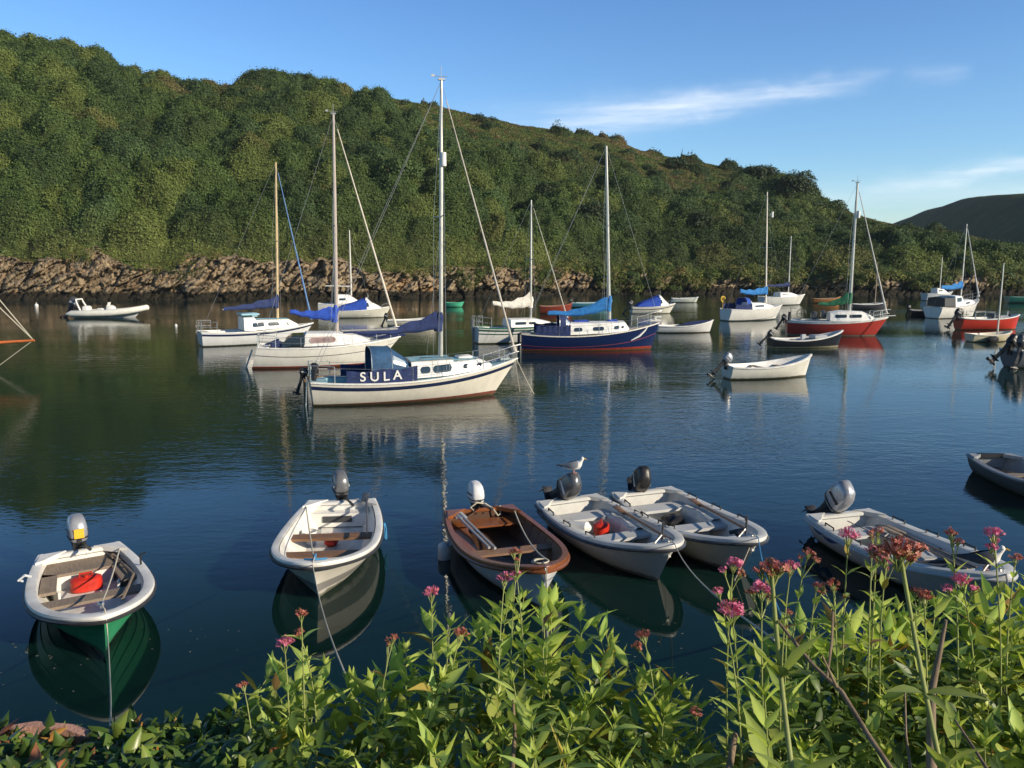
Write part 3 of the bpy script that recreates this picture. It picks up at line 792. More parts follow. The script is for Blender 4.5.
def yhull(root, H, mat, deckmat, cock=None, cw=.5, zfl=.25, rail=None, stripe=None, stripemat=None, camber=.05, transom=None):
    mb = MB(); H.shell(mb, 16, 34); hull = mb.build('hull', mat, root, 40)
    d = MB(); rows = []
    ts = H.ts_(34); xs = [H.L*t for t in ts]
    if cock: xs = sorted([x for x in xs if min(abs(x-cock[0]), abs(x-cock[1])) > .05]+[cock[0]-.001, cock[0], cock[1], cock[1]+.001])
    for x in xs:
        t = min(1, x/H.L); y = max(H.P(t, 1).y-.015, .002); z = H.sheer(t)-.03; X = H.P(t, 1).x
        w = min(cw, y*.8)
        inn = cock and cock[0] <= x <= cock[1]
        zi = zfl if inn else z+camber
        r = [(X, y, z), (X, w+.001, z+camber*.6), (X, w, zi), (X, 0, zi)]
        rows.append(r+[(a, -b, c) for a, b, c in r[::-1][1:]])
    d.grid(rows); d.build('deck', deckmat, root, 35)
    if rail is not None:
        r = MB(); r.sweep(H.rail(None, 36), [(-.035, -.02), (.022, -.02), (.022, .035), (-.035, .035)]); r.build('toe_rail', rail, root, 30)
    if stripe:
        for (v0, v1) in ([stripe] if not isinstance(stripe[0], tuple) else stripe):
            H.band(v0, v1, .008).build('hull_stripe', stripemat, root, 50)
    return hull
def mast(root, x, zb, zt, r=.06, spread=(.55,), H=None, stays=True, fore=None, back=None, jib=None, jibmat=None, mat=None, sw=.75, top=True, lean=0.0, radar=None, y=0):
    L = zt-zb; mb = MB()
    mb.loft([superring(x, y, zb, r*1.25, r*.8, 12, .9), superring(x+lean*.6, y, zb+L*.6, r*1.15, r*.75, 12, .9), superring(x+lean, y, zt, r*.75, r*.55, 12, .9)])
    ms = mb.build('mast', mat or ALU, root, 50)
    sp = MB(); ends = []
    for f in spread:
        z = zb+L*f
        for sd in (1, -1): sp.tube([(x+lean*f, y, z), (x+lean*f-.08, y+sd*sw, z+.04)], [.022, .015], 6)
        ends.append(z)
    if spread: sp.build('spreaders', mat or ALU, ms)
    if top:
        tp = MB(); tp.tube([(x+lean, y, zt), (x+lean, y, zt+.45)], .010, 5); tp.tube([(x+lean-.25, y, zt+.12), (x+lean+.2, y, zt+.12)], .010, 5); tp.box((x+lean-.28, y, zt+.14), (.12, .012, .07)); tp.box((x+lean, y, zt+.03), (.22, .09, .06))
        tp.build('masthead_fittings', BLACK if False else WIRE, ms)
    if radar:
        rd = MB(); rd.loft([superring(x+radar[0], y-.02, zb+L*radar[1]-.22, .10, .10, 12, 1), superring(x+radar[0], y-.02, zb+L*radar[1]+.22, .10, .10, 12, 1)]); rd.tube([(x, y, zb+L*radar[1]), (x+radar[0], y, zb+L*radar[1])], .02)
        rd.build('radar_reflector', GEL, ms)
    if stays:
        w = MB(); wr = .0065
        t = x/H.L; yb = H.P(min(t, .9), 1).y-.06; zsh = H.sheer(t)
        for sd in (1, -1):
            if spread: w.tube([(x-.05, sd*yb, zsh), (x+lean*spread[0]-.08, y+sd*sw, zb+L*spread[0]+.04), (x+lean, y, zt-.1)], wr, 4)
            w.tube([(x-.35, sd*yb, zsh), (x+lean*.5, y, zb+L*(spread[0] if spread else .6)-.1)], wr, 4)
        if back: 
            for b in back: w.tube([b, (x+lean, y, zt-.02)], wr, 4)
        if fore: w.tube([fore, (x+lean, y, zt-.05)], wr, 4)
        w.build('standing_rigging', WIRE, root)
    if jib and fore:
        j = MB(); a = Vector(fore); b = Vector((x+lean, y, zt-.05)); n = 16
        pts = [a.lerp(b, .04+.9*i/n) for i in range(n+1)]
        j.tube(pts, [jib*(1.15-.75*i/n)*(1+.12*math.sin(i*2.1)) for i in range(n+1)], 8); j.tube([a.lerp(b, .02), a.lerp(b, .04)], .08, 8)
        j.build('furled_jib', jibmat or WHITEC, root)
    return ms
def boomcover(root, x0, x1, z0, z1, h0, h1, mat, sag=.05, boommat=None, y=0, seed=0, collar=.5, wid=.13, nocover=False, pw=1.6):
    """x0 at the mast, x1 the free end"""
    bm_ = MB(); bm_.tube([(x0, y, z0), (x1, y, z1)], [.05, .04], 8); B = bm_.build('boom', boommat or ALU, root)
    if nocover: return B
    rr = random.Random(seed); c = MB(); rings = []; n = 18
    for i in range(n+1):
        s = i/n; x = x0+(x1-x0)*(s*.97+.01); z = z0+(z1-z0)*s
        h = h1+(h0-h1)*(1-s)**pw; h *= 1+.10*math.sin(s*17+seed)+rr.uniform(-.05, .05)
        zl = z-.07-sag*math.sin(s*PI)+.02*math.sin(s*23)
        w = wid*(1-.45*s)*(1 if pw < 2 else (.45+.55*(1-s)**2))*(1+rr.uniform(-.08, .08))
        rings.append([Vector((x, y+w*k, zl+(h+.07)*q)) for k, q in ((.0, 0), (.75, .06), (1, .28), (.7, .62), (.18, 1), (-.18, 1), (-.7, .62), (-1, .28), (-.75, .06))])
    c.loft(rings)
    if collar:
        d = (x0-x1)/abs(x0-x1)
        c.loft([[Vector((x0+d*(.09 if k else .02)+d*.0+math.cos(a)*.15*w_, y+math.sin(a)*.14*w_, z0-.12+collar*.85*f+h0*.3*f)) for a in [2*PI*i/10 for i in range(10)]] for k, f, w_ in ((0, 0, 1.0), (0, .35, 1.05), (1, .7, .85), (1, 1.0, .55))])
    c.build('sail_cover', mat, root, 60); return B
def pulpit(root, H, t0=.80, hgt=.55, name='pulpit', mat=None):
    mb = MB(); r = .016
    def R(t, h): 
        P = H.P(t, 1); return Vector((P.x, max(P.y-.05, 0), P.z+h))
    for h in (hgt, hgt*.5):
        a = [R(t0+(1.0-t0)*k/6, h) for k in range(7)]; a[-1].x += .12*(h/hgt)
        mb.tube(a+[Vector((p.x, -p.y, p.z)) for p in a[::-1][1:]], r, 6)
    for t in (t0, t0+(1-t0)*.6):
        for sd in (1, -1):
            p = R(t, 0); q = R(t, hgt); mb.tube([(p.x, sd*p.y, p.z), (q.x, sd*q.y, q.z)], r, 6)
    return mb.build(name, mat or STEEL, root)
def pushpit(root, H, t1=.14, hgt=.6, gap=.25):
    mb = MB(); r = .016
    def R(t, h, sd): 
        P = H.P(t, 1); return Vector((P.x+.03, sd*max(P.y-.06, 0), P.z+h))
    for sd in (1, -1):
        for h in (hgt, hgt*.5): mb.tube([R(t1, h, sd), R(.0, h, sd), Vector((R(0, h, 1).x, sd*gap, R(0, h, 1).z))], r, 6)
        for P in (R(t1, 0, sd), R(0, 0, sd)): mb.tube([P, P+Vector((0, 0, hgt))], r, 6)
        P = Vector((R(0, 0, 1).x, sd*gap, R(0, 0, 1).z)); mb.tube([P, P+Vector((0, 0, hgt))], r, 6)
    return mb.build('pushpit', STEEL, root)
def guardrails(root, H, t0=.14, t1=.80, n=4, hgt=.55):
    mb = MB()
    for sd in (1, -1):
        Ps = []
        for i in range(n+1):
            t = t0+(t1-t0)*i/n; P = H.P(t, 1); P = Vector((P.x, sd*(P.y-.05), P.z)); Ps.append(P)
            if 0 < i < n: mb.tube([P, P+Vector((0, 0, hgt))], .011, 5)
        for h in (hgt, hgt*.5):
            mb.tube([P+Vector((0, 0, h-(.015 if i % 2 else 0))) for i, P in enumerate(Ps)], .006, 4)
    return mb.build('guard_rails', STEEL, root)
def sprayhood(root, xa, xf, hw, zb, h, mat, win=True, bow=.35):
    """open side at xa (aft), window at xf"""
    mb = MB(); rows = []
    N = 14; st = [(xf, .82, .10), (xf-.25*(xf-xa), .90, .62), (xf-.55*(xf-xa), .98, .97), (xa, 1.0, 1.0)]
    for x, w, hh in st:
        rows.append([Vector((x+.0*k, hw*w*math.copysign(abs(math.cos(PI*k/N))**.55, math.cos(PI*k/N)), zb+h*hh*math.sin(PI*k/N)**.55+.0)) for k in range(N+1)])
    mb.grid(rows)
    rows2 = [[Vector((p.x, p.y*.97, zb+(p.z-zb)*.97)) for p in r] for r in rows]; mb.grid(rows2, flip=True)
    o = mb.build('spray_hood', mat, root, 60)
    if win:
        wn = MB()
        for lo, hi in ((4, 10), (1, 3), (11, 13)):
            r0 = [rows[0][k].lerp(rows[1][k], .25)+Vector((.02, 0, .012)) for k in range(lo, hi+1)]; r1 = [rows[0][k].lerp(rows[1][k], .85)+Vector((.02, 0, .012)) for k in range(lo, hi+1)]
            if lo != 4:
                sgn = 1 if lo == 1 else -1
                r0 = [rows[1][k].lerp(rows[2][k], .0)+Vector((0, sgn*.015, .004)) for k in range(lo, hi+1)]; r1 = [rows[1][k].lerp(rows[2][k], .9)+Vector((0, sgn*.015, .004)) for k in range(lo, hi+1)]
            wn.grid([r0, r1])
        wn.build('clear_panel', CLEAR, o)
    fr = MB(); fr.tube(rows[-1], .014, 6); fr.tube([p+Vector((0, 0, .004)) for p in rows[2]], .012, 6); fr.build('hood_frame', STEEL, o)
    return o
def dodger(root, H, t0, t1, h, mat, sd, name='dodger'):
    mb = MB(); rows = []; n = 20
    for i in range(n+1):
        t = t0+(t1-t0)*i/n; P = H.P(t, 1)
        A = [Vector((P.x, sd*(P.y-.05+.022*math.sin(i*1.9)*f+.01*math.sin(i*4.3+f*5)), P.z+.03+(h-.055*math.sin(i/n*PI*2)**2-.10*(1-i/n))*f)) for f in (0, .33, .66, 1)]
        B = [Vector((p.x, p.y-sd*.012, p.z)) for p in A[::-1]]; rows.append(A+B)
    mb.loft(rows); return mb.build(name, mat, root, 60)
# ------------------------------------------------------------------ the seven small boats by the quay
def opendinghy(root, H, hm, im, rm, zf=.10, wall=.08, railp=None, strip=None, tr_h=0.0, knees=True, notch=.0):
    mb = MB(); H.shell(mb, 16, 30); hull = mb.build('hull', hm, root, 38 if not H.clinker else 25)
    mi = MB(); H.inner(mi, zf, wall); mi.build('inner_liner', im, root, 38)
    r = MB(); r.sweep(H.rail(None, 40), railp or [(-.085, -.02), (.018, -.045), (.026, -.01), (.014, .014), (-.02, .022), (-.085, .014)])
    z = H.sheer(0); y = H.P(0, 1).y
    r.box((wall*.55, 0, z-.03-tr_h), (wall*1.5, 2*y-.03, .07), bev=.02)
    if knees:
        for sd in (1, -1):
            r.loft([[Vector((.02, sd*(y-.02), z+k)), Vector((.38, sd*(H.P(.38/H.L, 1).y-.02), z+k)), Vector((.30, sd*(H.P(.3/H.L, 1).y-.12), z+k)), Vector((.14, sd*(y-.2), z+k)), Vector((.02, sd*(y-.34), z+k))][::sd] for k in (-.05, .022)])
        # breasthook
        t = .9; P = H.P(t, 1); r.loft([[Vector((P.x, P.y-.03, H.sheer(t)+k)), Vector((H.L*.97, .03, H.sheer(.97)+k)), Vector((H.L*.97, -.03, H.sheer(.97)+k)), Vector((P.x, -P.y+.03, H.sheer(t)+k)), Vector((P.x+.07, 0, H.sheer(t)+k))] for k in (-.03, .02)])
    r.build('gunwale', rm, root, 38)
    if strip:
        s = MB(); s.sweep(H.rail(None, 40, dz=-.045), [(-.0, -.035), (.045, -.03), (.052, -.005), (.03, .012)]); s.build('rubbing_strip', strip, root, 38)
    return hull
def handle(root, P, Q, mat=BLACK, h=.05):
    mb = MB(); P, Q = Vector(P), Vector(Q); mb.tube([P, P+Vector((0, 0, h)), Q+Vector((0, 0, h)), Q], .014, 6); mb.build('grab_handle', mat, root)
def railpt(H, t, sd, ins=.05, dz=.02):
    P = H.P(t, 1, sd); return Vector((P.x, P.y-sd*ins, P.z+dz))

# --- 1 green clinker dinghy
r1, L = root2('dinghy', (80, 549), (104, 618), .46, .62); root = r1
H1 = H = Hull(L, 1.44, (.46, .44, .64), .16, .72, .48, 2.1, .72, .15, .0, .25, 1.0, clinker=7, vq=2.3)
hm = hullmat('green_clinker_paint', (.05, .36, .17), (.03, .14, .07), -.02, rough=.35)
opendinghy(root, H, hm, GEL, GEL, .10, .09, railp=[(-.10, -.02), (.02, -.05), (.030, -.015), (.018, .014), (-.03, .024), (-.10, .014)], strip=RUBB)
mb = MB(); H.bench(mb, .10, .62, .34, .04, .1)
for sd in (1, -1):
    mb.loft([[(.5, sd*(H.hb(.5/L, .34)-.1), .34), (1.25, sd*(H.hb(1.25/L, .34)-.1), .34), (1.25, sd*(H.hb(1.25/L, .34)-.30), .34), (.62, sd*.34, .34)][::sd], [(.5, sd*(H.hb(.5/L, .34)-.1), .30), (1.25, sd*(H.hb(1.25/L, .34)-.1), .30), (1.25, sd*(H.hb(1.25/L, .34)-.30), .30), (.62, sd*.34, .30)][::sd]])
mb.build('stern_bench', WOODT, root)
mb = MB(); mb.loft([[(.56, -.36, .10), (.56, .36, .10), (.56, .36, .30), (.56, -.36, .30)], [(.60, -.36, .10), (.60, .36, .10), (.60, .36, .30), (.60, -.36, .30)]])
for sd in (1, -1): mb.box((.90, sd*.43, .2), (.68, .03, .2), (0, 0, -sd*.22))
mb.build('bench_front', GEL, root)
mb = MB(); H.bench(mb, 1.62, 1.86, .36, .04, .09); mb.build('thwart', WOODT, root)
mb = MB(); mb.loft([superring(0, 0, 0, .12, .20, 14, .8), superring(0, 0, .02, .14, .21, 14, .8), superring(0, 0, .17, .13, .20, 14, .8), superring(0, 0, .20, .08, .14, 14, .8)]); mb.tube([(.0, -.08, .20), (0, -.08, .24), (0, .08, .24), (0, .08, .20)], .014); mb.tube([(.06, 0, .19), (.06, 0, .23)], .03, 8)
o = mb.build('fuel_tank', RED); o.location = towld(root, (.76, .0, .105)); o.rotation_euler.z = root.rotation_euler.z
tag(o, 'red portable fuel tank on the floor of the green dinghy', 'fuel tank', 'red fuel tanks carried in dinghies')
outboard(root, -.02, .50, 1.02, 0.0, SILV, 0.05, patch=YELL)
mb = MB(); mb.tube([(.95, -H.P(.35, 1).y+.05, .5), (1.02, -H.P(.35, 1).y-.02, .56), (1.02, -H.P(.35, 1).y-.09, .50), (.95, -H.P(.35, 1).y-.05, .46)], .018, 6)
mb.build('rowlock', WCOWL, root)
mb = MB(); mb.tube([(1.15, H.P(.4, 1).y-.05, .46), (1.15, H.P(.4, 1).y-.05, .60), (1.15, H.P(.4, 1).y+.02, .62)], .014, 6); mb.build('rowlock', BLACK, root)
mb = MB(); mb.tube([(L-.30, 0, .66), (L-.30, 0, .70)], .04, 8); cleat(mb, Vector((L-.25, 0, .645))); mb.build('bow_cleat', STEEL, root)
for sd in (1,):
    mb = MB(); mb.tube([(.35, sd*.42, .38), (1.3, sd*.55, .40), (2.2, sd*.30, .42)], .018, 6); mb.box((.15, sd*.40, .37), (.5, .11, .015), (0, 0, .12)); mb.build('oar', WOODT, root) 
mb = MB(); p0 = railpt(H, .12, -1 if False else 1); pts = hang(towld(root, (L-.28, 0, .68)), towld(root, railpt(H, .06, 1)), .06)
rope('rope', pts, .011, 'pale rope across the green dinghy from its bow to the stern corner')
pts = [towld(root, (L-.28, 0, .69)), towld(root, (L-.05, .02, .70)), towld(root, (L+.03, .02, .6))]+hang(towld(root, (L+.05, .02, .5)), at(109, 735, 2.35), .25, 10)
rope('mooring_rope', pts, [.0075-.004*i/(len(pts)-1) for i in range(len(pts))], 'mooring rope from the bow of the green dinghy down to the ivy')
tag(root, 'green clinker dinghy with white rim and grey outboard, leftmost of the small boats', 'dinghy', 'small boats moored by the quay')

# --- 2 white dinghy with dark stripes
r2, L = root2('dinghy', (342, 500), (313, 567), .46, .62); root = r2
H2 = H = Hull(L, 1.56, (.46, .45, .66), .18, .74, .5, 2.6, .62, .42, .0, .25, .85, vq=1.25)
hm = hullmat('white_hull_grey_bottom', (.70, .67, .60), (.55, .53, .48), .12, boot=(.26, .25, .24), zb=.27, rough=.38, slope=.0)
opendinghy(root, H, hm, GEL, GEL, .06, .10, strip=RUBB)
mb = MB(); H.bench(mb, .08, .34, .32, .24, .1); mb.build('stern_locker', GEL, root)
mb = MB(); mb.box((.345, -.05, .22), (.03, .50, .11)); mb.build('locker_vent', DGREY, root)
for x, z in ((1.40, .33), (2.28, .36)):
    mb = MB(); H.bench(mb, x, x+.24, z, .04, .1); mb.build('thwart', WOODB, root)
mb = MB(); mb.loft([superring(0, 0, 0, .10, .10, 12, 1), superring(0, 0, .22, .12, .12, 12, 1)], cap=False); mb.add(superring(0, 0, .005, .10, .10, 12, 1), [list(range(12))]); mb.loft([superring(0, 0, .20, .125, .125, 12, 1), superring(0, 0, .225, .125, .125, 12, 1)], cap=False)
o = mb.build('bucket', GEL); o.location = towld(root, (1.12, -.42, .062)); tag(o, 'white bucket on the floor of the white dinghy with brown seats', 'bucket')
mb = MB(); mb.box((0, 0, .07), (.20, .26, .14), bev=.04); mb.tube([(0, -.06, .14), (0, -.06, .18), (0, .06, .18), (0, .06, .14)], .012)
o = mb.build('bailer', RED); o.location = towld(root, (1.20, -.05, .062)); tag(o, 'small red plastic bailer between the seats of the white dinghy', 'bailer')
outboard(root, -.02, .48, 1.05, 0.12, GREYC, .3)
mb = MB(); mb.tube([(.2, H.P(.1, 1).y-.20, .50), (1.2, H.P(.3, 1).y-.22, .49), (1.9, H.P(.5, 1).y-.2, .50)], .02, 6); mb.box((.0, H.P(.05, 1).y-.2, .50), (.5, .12, .02)); mb.build('oar', DGREY, root)
mb = MB()
P = railpt(H, .34, 1, -.05, -.02)
for k in range(5): mb.tube([P+Vector((.05*math.cos(a+k), .015*k*.5, .11*math.sin(a)-.10-.02*k)) for a in [2*PI*i/10 for i in range(11)]], .012, 5)
mb.build('coiled_rope', ROPEB, root)
mb = MB(); cleat(mb, Vector((L-.22, 0, H.sheer(.95)+.02))); mb.tube([(L-.2, -.14, H.sheer(.95)+.03), (L-.12, .0, H.sheer(.95)+.05), (L-.2, .16, H.sheer(.95)+.03)], .014, 6); mb.build('bow_lashing', ROPEB, root)
rope('rope', hang(towld(root, (L-.2, -.02, .69)), towld(root, railpt(H, .08, -1)), .05), .010, 'pale rope across the white dinghy from bow to stern corner')
rope('mooring_rope', [towld(root, (L-.2, 0, .70)), towld(root, (L-.01, 0, .68))]+hang(towld(root, (L+.02, 0, .66)), at(358, 702, 2.3), .16, 10), [.0075-.004*i/12 for i in range(13)], 'mooring rope from the bow of the white dinghy down into the valerian')
tag(root, 'white dinghy with dark stripe and two brown seats, second small boat from the left', 'dinghy', 'small boats moored by the quay')

# --- 3 wooden boat
r3, L = root2('rowing_boat', (479, 508), (546, 570), .44, .64); root = r3
H3 = H = Hull(L, 1.50, (.44, .42, .68), .2, .78, .45, 2.4, .72, .14, .0, .22, .75, clinker=0)
hm = hullmat('white_wood_hull', (.62, .64, .66), (.24, .06, .04), .05, rough=.4)
IW = woodmat('brown_painted_inside', (.055, .028, .016), (.13, .065, .038), .5)
opendinghy(root, H, hm, IW, WOODG, .05, .05, railp=[(-.06, -.02), (.022, -.05), (.03, -.01), (.02, .018), (-.06, .018)], strip=WOODG)
mb = MB(); H.bench(mb, .16, .56, .30, .03, .06); mb.build('stern_bench', WOODG, root)
mb = MB(); sd = -1
mb.loft([[(.5, sd*(H.hb(.5/L, .30)-.06), .30), (1.75, sd*(H.hb(1.75/L, .3)-.06), .30), (1.75, sd*(H.hb(1.75/L, .3)-.26), .30), (.5, sd*(H.hb(.5/L, .3)-.3), .30)], [(.5, sd*(H.hb(.5/L, .30)-.06), .27), (1.75, sd*(H.hb(1.75/L, .3)-.06), .27), (1.75, sd*(H.hb(1.75/L, .3)-.26), .27), (.5, sd*(H.hb(.5/L, .3)-.3), .27)]])
mb.build('side_bench', WOODG, root)
mb = MB(); H.bench(mb, 1.72, 1.94, .33, .035, .05); mb.build('thwart', woodmat('worn_thwart', (.17, .085, .045), (.30, .19, .12), .6, (14, 1.2, 14)), root)
mb = MB()
for k in range(7): mb.box((2.35, -.24+.08*k, .075), (.75, .055, .02))
mb.build('floor_grating', WOODT, root)
mb = MB(); 
for k in range(9): 
    x = .35+k*.30
    for sd in (1, -1):
        mb.tube([(x, sd*(H.hb(x/L, z)-.045), z) for z in (.06, .16, .28, .40)], .014, 5)
mb.build('ribs', IW, root)
outboard(root, -.03, .46, .95, 0.0, WCOWL, .1)
for k, (a, b) in enumerate((((.15, -.45, .42), (1.75, -.30, .37)), ((.2, -.38, .43), (1.8, -.22, .37)))):
    mb = MB(); a, b = Vector(a), Vector(b); mb.tube([a, b], .022, 7); d = (a-b).normalized(); mb.box(a+d*.0, (.42, .11, .016), (0, .03, .09))
    o = mb.build('oar', pbr('grey_oar_paint_%d' % k, (.34, .36, .38), .5, .15, 6)); o.location = root.location; o.rotation_euler = root.rotation_euler
    tag(o, 'grey oar lying across the seats of the brown wooden boat', 'oar', 'pair of oars in the wooden boat')
mb = MB(); P = railpt(H, .30, -1, -.10, 0); mb.loft([superring(P.x, P.y-.02, z_, r_, r_, 12, 1) for z_, r_ in ((.02, .03), (.05, .085), (.12, .10), (.34, .10), (.40, .085), (.43, .03))]); 
f = mb.build('fender', GEL, None, 50); f.location = root.location-Vector((0, 0, .16)); f.rotation_euler = root.rotation_euler; tag(f, 'white cylinder fender with navy end beside the brown wooden boat', 'fender')
mb = MB(); mb.loft([superring(P.x, P.y-.02, z_, r_, r_, 12, 1) for z_, r_ in ((.0, .03), (.03, .092), (.13, .106))]); mb.build('fender_end', NAVYP, f); mb = MB(); mb.tube([(P.x, P.y, .42), (P.x, P.y+.10, H.sheer(.3)+.02)], .008); mb.build('fender_rope', ROPE, f)
rope('rope', hang(towld(root, (L-.25, .12, .67)), towld(root, railpt(H, .05, 1)), .16), .012, 'slack rope running inside the brown wooden boat to its stern')
mb = MB()
for k in range(4): mb.tube([Vector((L-.28+.03*k, 0, H.sheer(.93)+.03+.012*k))+Vector((.08*math.cos(a), .10*math.sin(a), 0)) for a in [2*PI*i/10 for i in range(11)]], .012, 5)
mb.tube([(L+.02, -.02, H.sheer(1)), (L+.03, 0, .35), (L-.05, .02, .2)], .012, 5); mb.build('bow_rope_coil', ROPE, root)
mb = MB(); mb.tube([(.08, .35, .48), (.1, .36, .34), (.15, .3, .32), (.1, .22, .44), (.02, .1, .52)], .014, 5); mb.tube([(-.02, .12, .5), (.06, -.05, .56), (.05, -.16, .48), (.1, -.1, .4)], .014, 5); mb.build('stern_rope', ROPE, root)
rope('mooring_rope', [towld(root, (L-.12, 0, H.sheer(1)+.03))]+hang(towld(root, (L+.02, 0, H.sheer(1)+.01)), at(548, 690, 2.3), .12, 8), [.007-.0035*i/9 for i in range(10)], 'mooring rope dropping from the bow of the brown wooden boat')
tag(root, 'white hulled rowing boat with varnished brown gunwale and seats, white outboard at stern', 'rowing boat', 'small boats moored by the quay')

# --- 4, 5 the two alike dinghies, 6 the longer one on the right
GELT = pbr('worn_gelcoat', (.60, .60, .57), .4, .12, 2.5, dirt=(.38, .37, .33), dirt_amt=.45)
def moulded(root, L, B, hm, cowl, tilt, mo_sc, yaw, tankcol=None, stripes=False, seatm=GELG):
    H = Hull(L, B, (.48, .46, .68), .18, .82, .45, 2.5, .68, .40, .02, .3, .85, vq=1.2)
    opendinghy(root, H, hm, GELT, GELT, .08, .11, railp=[(-.115, -.03), (.014, -.05), (.022, -.012), (.012, .014), (-.03, .024), (-.115, .010)], strip=DGREY if not stripes else GELG)
    mb = MB(); H.bench(mb, .42, .80, .34, .05, .12); mb.build('stern_bench', seatm, root)
    mb = MB(); H.bench(mb, 1.62, 1.90, .34, .05, .12); mb.build('thwart', seatm, root)
    for sd in (1, -1):
        mb = MB(); rows = []
        for i in range(9):
            x = .78+(1.64-.78)*i/8; y = H.hb(x/L, .36)-.10; w = .20+.03*math.cos(i)
            rows.append([(x, sd*y, .37), (x, sd*(y-w*.8), .375), (x, sd*(y-w), .34), (x, sd*(y-w-.03), .09)])
        mb.grid(rows, flip=sd < 0); mb.build('side_box', GELT, root)
    mb = MB(); mb.box((1.60, .0, .19), (.05, 2*H.hb(.5, .3)*.62, .27), (0, -.2, 0), bev=.02); mb.build('seat_front', GELT, root)
    mb = MB(); t = .80; rows = []
    for x in (L*.80, L*.97):
        y = max(.02, H.hb(x/L, .50)-.12); rows.append([(x, y, .50+.05*(x/L-.8)*5), (x, -y, .50+.05*(x/L-.8)*5), (x, -y, .47), (x, y, .47)])
    mb.loft(rows); mb.build('bow_locker', GELT, root)
    for sd in (1, -1):
        for t in (.16, .36, .58): handle(root, railpt(H, t, sd, .05), railpt(H, t+.07, sd, .05), BLACK)
    outboard(root, -.03, .45, mo_sc, tilt, cowl, yaw, y=-.05, leglen=.62, tiller=False, cowlh=1.3)
    mb = MB(); x = L-.30; z = H.sheer(.93)+.02
    mb.tube([(x, 0, z), (x+.02, 0, z+.30)], .016, 7); mb.tube([(x-.22, .14, z-.01), (x, 0, z+.10), (x+.05, -.16, z)], .015, 6); mb.build('bow_post', DGREY, root)
    mb = MB(); cleat(mb, Vector((L-.14, 0, H.sheer(.97)+.02))); mb.build('bow_cleat', STEEL, root)
    return H
hm = hullmat('white_moulded_hull', (.56, .55, .52), (.30, .29, .27), -.01, rough=.4)
r4, L4 = root2('dinghy', (567, 498), (674, 547), .48, .66); H4 = moulded(r4, L4, 1.46, hm, pbr('dark_silver_cowling', (.10, .105, .115), .25, .15, 4, metal=.3), 1.02, 1.12, .1)
r5, L5 = root2('dinghy', (642, 490), (758, 541), .48, .66); H5 = moulded(r5, L5, 1.50, hm, BLACK, 1.05, 1.12, -.25)
def smalltank(root, x, y, label):
    mb = MB(); mb.loft([superring(0, 0, 0, .13, .16, 12, .8), superring(0, 0, .2, .14, .17, 12, .8), superring(0, 0, .24, .08, .10, 12, .8)]); mb.tube([(.0, -.06, .24), (0, -.06, .28), (0, .06, .28), (0, .06, .24)], .013)
    o = mb.build('fuel_tank', RED); o.location = towld(root, (x, y, .085)); tag(o, label, 'fuel tank', 'red fuel tanks carried in dinghies')
smalltank(r4, 1.02, .12, 'red fuel tank under the seat of the dinghy with the gull on its motor')
mb = MB(); mb.loft([superring(x, 0, .0, .01 if k in (0, 5) else rr, .01 if k in (0, 5) else rr, 10, 1) for k, (x, rr) in enumerate(((0, .1), (0, .1), (0, .1), (0, .1), (0, .1), (0, .1)))][:1]+[superring(0, 0, 0, .10, .10, 10, 1), superring(0, 0, .3, .10, .10, 10, 1), superring(0, 0, .36, .04, .04, 10, 1)])
f = mb.build('fender', GEL); f.rotation_euler = (0, 1.45, r4.rotation_euler.z+.6); f.location = towld(r4, (.95, -.42, .30)); tag(f, 'white fender lying inside the dinghy with the gull on its motor', 'fender')
mb = MB(); mb.tube([(1.2, .46, .50), (2.75, .30, .56)], .02, 7); mb.box((1.05, .475, .495), (.42, .11, .016), (0, .04, -.1)); mb.build('oar', WOODB, r4)
mb = MB(); mb.tube([(1.2, .48, .50), (2.7, .34, .56)], .02, 7); mb.box((1.05, .495, .495), (.42, .11, .016), (0, .04, -.1)); mb.build('oar', WOODB, r5)
mb = MB(); mb.box((.95, .1, .17), (.3, .36, .2), bev=.05); mb.build('battery_box', BLACK, r5)
mb = MB(); mb.tube([(L5-.55, -.1, H5.sheer(.85)+.03), (L5-.42, .02, H5.sheer(.88)+.08), (L5-.35, -.12, H5.sheer(.9)+.04)], .035, 7); mb.build('rope_bundle', BLACK, r5)
for rt_, HH, nm in ((r4, H4, 'first'), (r5, H5, 'second')):
    mb = MB(); P = railpt(HH, .08, -1 if nm == 'first' else 1, -.03, -.02)
    for k in range(3): mb.tube([P+Vector((.06+.12*math.cos(a)+.05*k, -.02, -.05+.05*math.sin(a)-.015*k)) for a in [2*PI*i/9 for i in range(10)]], .011, 5)
    mb.build('coiled_rope', DGREY, rt_)
rope('rope', hang(towld(r4, (L4-.25, 0, .71)), towld(r4, railpt(H4, .2, 1)), .08), .010, 'rope inside the dinghy with the gull on its motor, bow to side handle')
rope('mooring_rope', [towld(r4, (L4-.2, .02, .72))]+hang(towld(r4, (L4-.02, .02, .70)), at(775, 640, 2.1), .10, 12), [.0075-.004*i/13 for i in range(14)], 'mooring rope from the bow of the gull dinghy running right to the flowers')
rope('mooring_rope', [towld(r5, (L5-.2, .02, .72))]+hang(towld(r5, (L5-.02, .02, .70)), at(792, 640, 2.1), .10, 12), [.007-.004*i/13 for i in range(14)], 'pale blue mooring rope from the bow of the dinghy with the black tilted motor', ROPEB)
rope('mooring_rope', hang(towld(r5, (L5-.10, -.02, .66)), towld(r5, (L5-.25, -.25, -.1)), .03), .012, 'short rope from the bow of the black motor dinghy straight into the water')
tag(r4, 'white moulded dinghy with a gull standing on its tilted grey outboard', 'dinghy', 'small boats moored by the quay')
